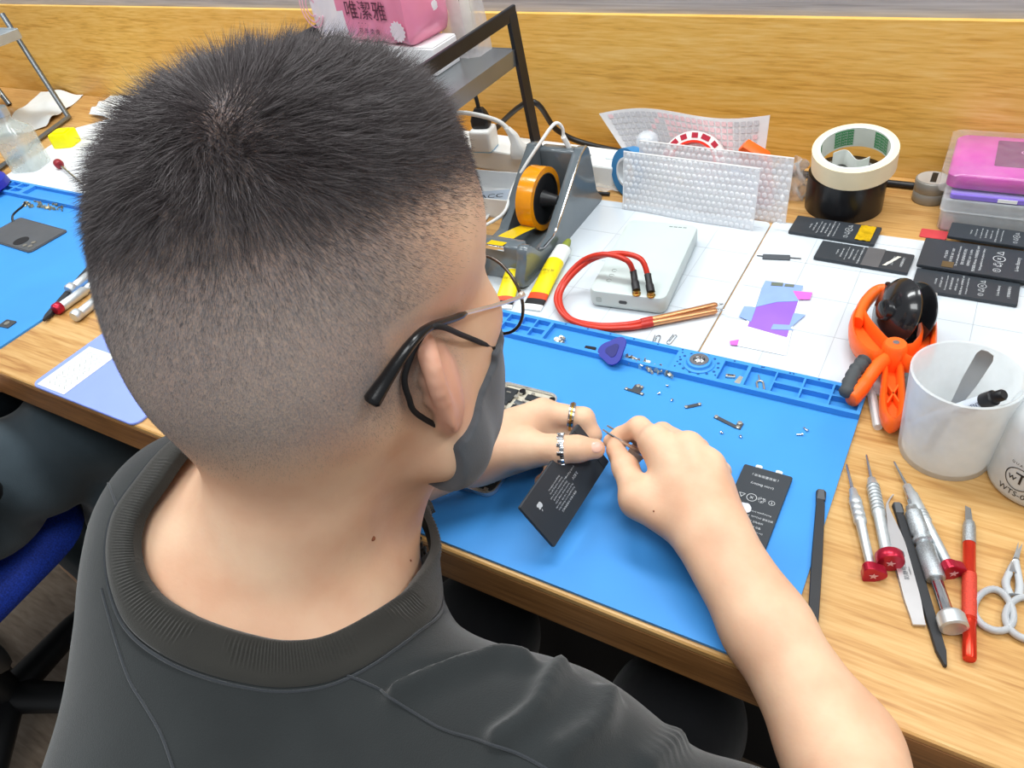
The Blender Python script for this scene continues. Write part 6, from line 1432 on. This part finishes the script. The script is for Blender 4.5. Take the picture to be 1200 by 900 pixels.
mb = MB(); mb.at((0, 0, .108)); mb.lathe([(.014, 0), (.014, .016), (.010, .018), (.005, .020), (.005, .034), (.017, .036), (.018, .044), (.0001, .046)], 24); mb.build('pump', mat('grey_pump', '#b9c1c2', .3, .5), t)
# red tipped driver
A = at(71, 196, ZT+.004); B = at(101, 222, ZT+.004); d = B-A; t = thing('screwdriver', 'thin steel driver with a small red knob on the white paper', 'screwdriver', (A.x, A.y, ZT+.0020), math.atan2(d.y, d.x)); lathe_tool(t, 'shaft', [(.0, .0024), (d.length*1.5, .0020), (d.length*1.5, .0001)], M_steel, 10, zc=.0085)
lathe_tool(t, 'knob', [(-.010, .0001), (-.010, .0070), (-.007, .0088), (.004, .0088), (.008, .0060), (.008, .0001)], mat('dark_red_knob', '#8e1f2c', .4), 20, zc=.0090)
# left metal rack
M_rk = mat('grey_steel_tube', '#878d92', .3, .8); pB = at(82, 140); t = thing('wire_rack', 'grey steel rack with slanted legs at the far left', 'rack', pB)
def rk(p): return tuple(Vector(p)-pB)
top = aty(2, 16, pB.y+.02)
mb = MB(); mb.tube([rk(pB+Vector((0, 0, .003))), rk(top)], .0065, 8, flat=.7); mb.build('leg', M_rk, t)
b2 = at(12, 124); mb = MB(); mb.tube([rk(b2+Vector((0, 0, .003))), rk(aty(-60, 30, b2.y+.02))], .0065, 8); mb.build('leg', M_rk, t)
mb = MB(); mb.tube([rk(pB+Vector((0, 0, .006))), rk(at(0, 196, ZT+.006))], .0065, 8, flat=.7); mb.tube([rk(at(0, 196, ZT+.006)), rk(at(-40, 225, ZT+.006))], .0065, 8, flat=.7); mb.build('foot_bar', M_rk, t)
sA = aty(14, 34, pB.y-.01); mb = MB(); sx_ = sA.x-pB.x
mb.box((sx_-.16, -.13, sA.z-pB.z-.006), (.32, .26, .004), 0); mb.box((sx_, -.13, sA.z-pB.z-.012), (.006, .26, .020), .001, 1); mb.box((sx_-.16, .0, sA.z-pB.z-.012), (.32, .006, .020), .001, 1); mb.box((sx_-.16, -.26, sA.z-pB.z-.012), (.32, .006, .020), .001, 1); mb.build('shelf', mat('pale_steel_shelf', '#b9c3c8', .35, .6), t)
# ---- office chair and the neighbour's legs
M_mesh = mat('royal_blue_mesh', '#1d3fb0', .7, var=.45, vscale=420, bump=.6, bscale=420); M_cb = mat('chair_black', '#17181a', .5)
ch = thing('office_chair', 'black swivel office chair with a royal blue mesh seat at the left', 'chair', (-1.27, .065, 0), math.radians(6))
mb = MB(); mb.loops([[(x*k, y*k, z+.012*(y/.23)**2*(1 if z > .44 else .4)-(.02 if y < -.2 else 0)*0) for x, y in rr(.47, .46, .09, 8)] for k, z in ((.93, .425), (1, .440), (1, .462), (.93, .480), (.6, .486), (.05, .484))], True, True, True); mb.build('seat', M_mesh, ch)
mb = MB(); mb.rrect(.36, .34, .395, .428, .05, .01, 6, smooth=True); mb.build('seat_pan', M_cb, ch)
mb = MB(); mb.lathe([(.030, .12), (.030, .26), (.020, .27), (.020, .40), (.0001, .40)], 20); mb.build('gas_lift', M_cb, ch)
for k in range(5):
    a = 2*PI*k/5+.35; mb = MB(); mb.tube([(0, 0, .115), (.15*math.cos(a), .15*math.sin(a), .105), (.30*math.cos(a), .30*math.sin(a), .078)], [.032, .026, .018], 10, flat=.8); lg = mb.build('leg', M_cb, ch)
    mb = MB(); c0 = Vector((.30*math.cos(a), .30*math.sin(a), .028))
    for s in (-1, 1): mb.axis(c0+Vector((-math.sin(a), math.cos(a), 0))*(.004 if s > 0 else -.022), c0+Vector((-math.sin(a), math.cos(a), 0))*.1); mb.lathe([(.0001, 0), (.024, .001), (.028, .005), (.028, .013), (.024, .017), (.0001, .018)], 18)
    mb.at(); mb.tube([tuple(c0+Vector((0, 0, .06))), tuple(c0)], .007, 8); mb.build('caster', M_cb, lg)
mb = MB(); mb.tube(spline([(0, -.10, .405), (0, -.26, .42), (0, -.29, .50), (0, -.28, .66)], 6), .022, 10, flat=.5); mb.build('back_bracket', M_cb, ch)
mb = MB(); mb.grid(lambda u, v: ((u-.5)*(.42-.08*v*v), -.255-.05*math.sin(v*2.2)+.05*(2*u-1)**2, .58+.46*v), 16, 16, .022); mb.build('backrest', M_mesh, ch)
for s in (-1, 1):
    mb = MB(); mb.tube(spline([(s*.18, -.02, .41), (s*.27, -.02, .42), (s*.28, -.02, .52), (s*.28, -.02, .64)], 6), .014, 8); arm_ = mb.build('armrest', M_cb, ch); mb = MB(); mb.at((s*.28, -.0, .655)); mb.rrect(.07, .24, -.012, .012, .03, .006, 6, smooth=True); mb.build('arm_pad', M_cb, arm_)
nb = thing('person', 'seated neighbour in dark grey trousers beside the blue chair at the left edge', 'person', (0, 0, 0))
nx, ny, nz = -1.215, .03, .575
M_tr2 = cloth('slate_trousers', '#39444b', .35, 900)
SN_ = SDF(); B_ = SDF(); J = lambda x, y, z: np.array([nx+x, ny+y, z])
SN_.cone(J(-.06, -.05, .612), J(.06, -.05, .612), .125, .125, .04)
for s in (-1, 1):
    SN_.cone(J(s*.08, -.04, .585), J(s*.13+.02, .34, .585), .098, .076, .03); SN_.cone(J(s*.13+.02, .34, .585), J(s*.13+.02, .30, .12), .072, .058, .02)
def crease(X, F): return F+.0060*np.sin(X[..., 1]*60+np.sin(X[..., 0]*30)*2+X[..., 2]*35).astype(np.float32)
TV, TF = SN_.mesh(.007, 0, crease); 
B_.cone(J(0, -.06, .60), J(0, -.10, .80), .10, .12, .05); B_.cone(J(-.05, -.10, .82), J(.05, -.10, .82), .12, .12, .05); B_.cone(J(-.05, -.07, .98), J(.05, -.07, .98), .115, .115, .05)
B_.cone(J(-.16, -.05, 1.05), J(.16, -.05, 1.05), .058, .058, .04); B_.cone(J(0, -.05, 1.06), J(0, -.01, 1.17), .056, .052, .03)
for s in (-1, 1):
    B_.cone(J(s*.19, -.05, 1.04), J(s*.23, .06, .82), .052, .042, .02); B_.cone(J(s*.23, .06, .82), J(s*.09, .16, .70), .041, .028, .02)
    w_ = J(s*.09, .16, .70); B_.cone(w_, w_+[-s*.02, .08, .0], .026, .024, .01)
    for f_ in range(4): a_ = w_+[-s*(.045-.019*f_), .085, .002]; B_.chain([a_, a_+[0, .035, -.004], a_+[0, .055, -.020]], [.0095, .0085, .007], .003)
    B_.chain([w_+[-s*.03, .02, 0], w_+[-s*.055, .055, 0], w_+[-s*.055, .085, -.01]], [.014, .010, .008], .005)
HR2 = rotm(-22, 0, 0); HP2 = J(0, .02, 1.235)
def H2(x, y, z): return HP2+HR2@np.array([x, y, z*(1.10 if z > 0 else 1.0)], float)*.98
HSo = HS; HS = .98; head_prims(B_, H2, HR2); HS = HSo
for s in (-1, 1): B_.cone(J(s*.15, .30, .16), J(s*.15, .30, .08), .05, .045, .02)
bv, bf = B_.mesh(.0042); nbody = mesh_np('body', bv, bf, M_skin, nb)
mesh_np('trousers', TV, TF, M_tr2, nb)
S4 = SDF(); S4.P = [p for p in B_.P[:4]]
for s in (-1, 1): S4.cone(J(s*.19, -.05, 1.04), J(s*.22, .04, .86), .052, .044, .02)
def c4(X, F): return np.maximum(F, np.maximum(.60-X[..., 2], np.where(np.abs(X[..., 0]-nx) < .09, X[..., 2]-1.085, -1)).astype(np.float32))
v_, f_ = S4.mesh(.006, .008, c4); mesh_np('t_shirt', v_, f_, cloth('navy_cotton', '#252c38'), nb)
S5 = SDF(); S5.ell(H2(0, -.014, .046), (.077*.98, .095*.98, .083*1.08*.98), HR2, .02)
def c5(X, F):
    q = (X-HP2)@HR2; return np.maximum(F, np.maximum(.035-q[..., 2]+.35*np.maximum(0, q[..., 1]), q[..., 1]-.070).astype(np.float32))
v_, f_ = S5.mesh(.004, .012, c5); mesh_np('hair', v_, f_, mat('black_hair_cap', '#1d1a1a', .6, var=.4, vscale=300, bump=.8, bscale=500), nb)
for s in (-1, 1):
    SS = SDF(); x = nx+s*.13+.02; SS.cone((x, ny+.28, .042), (x, ny+.44, .034), .042, .030, .02); SS.cone((x, ny+.28, .05), (x, ny+.31, .09), .042, .048, .02); v_, f_ = SS.mesh(.006); mesh_np('shoe', v_, f_, mat('black_shoe', '#18181a', .6), nb)
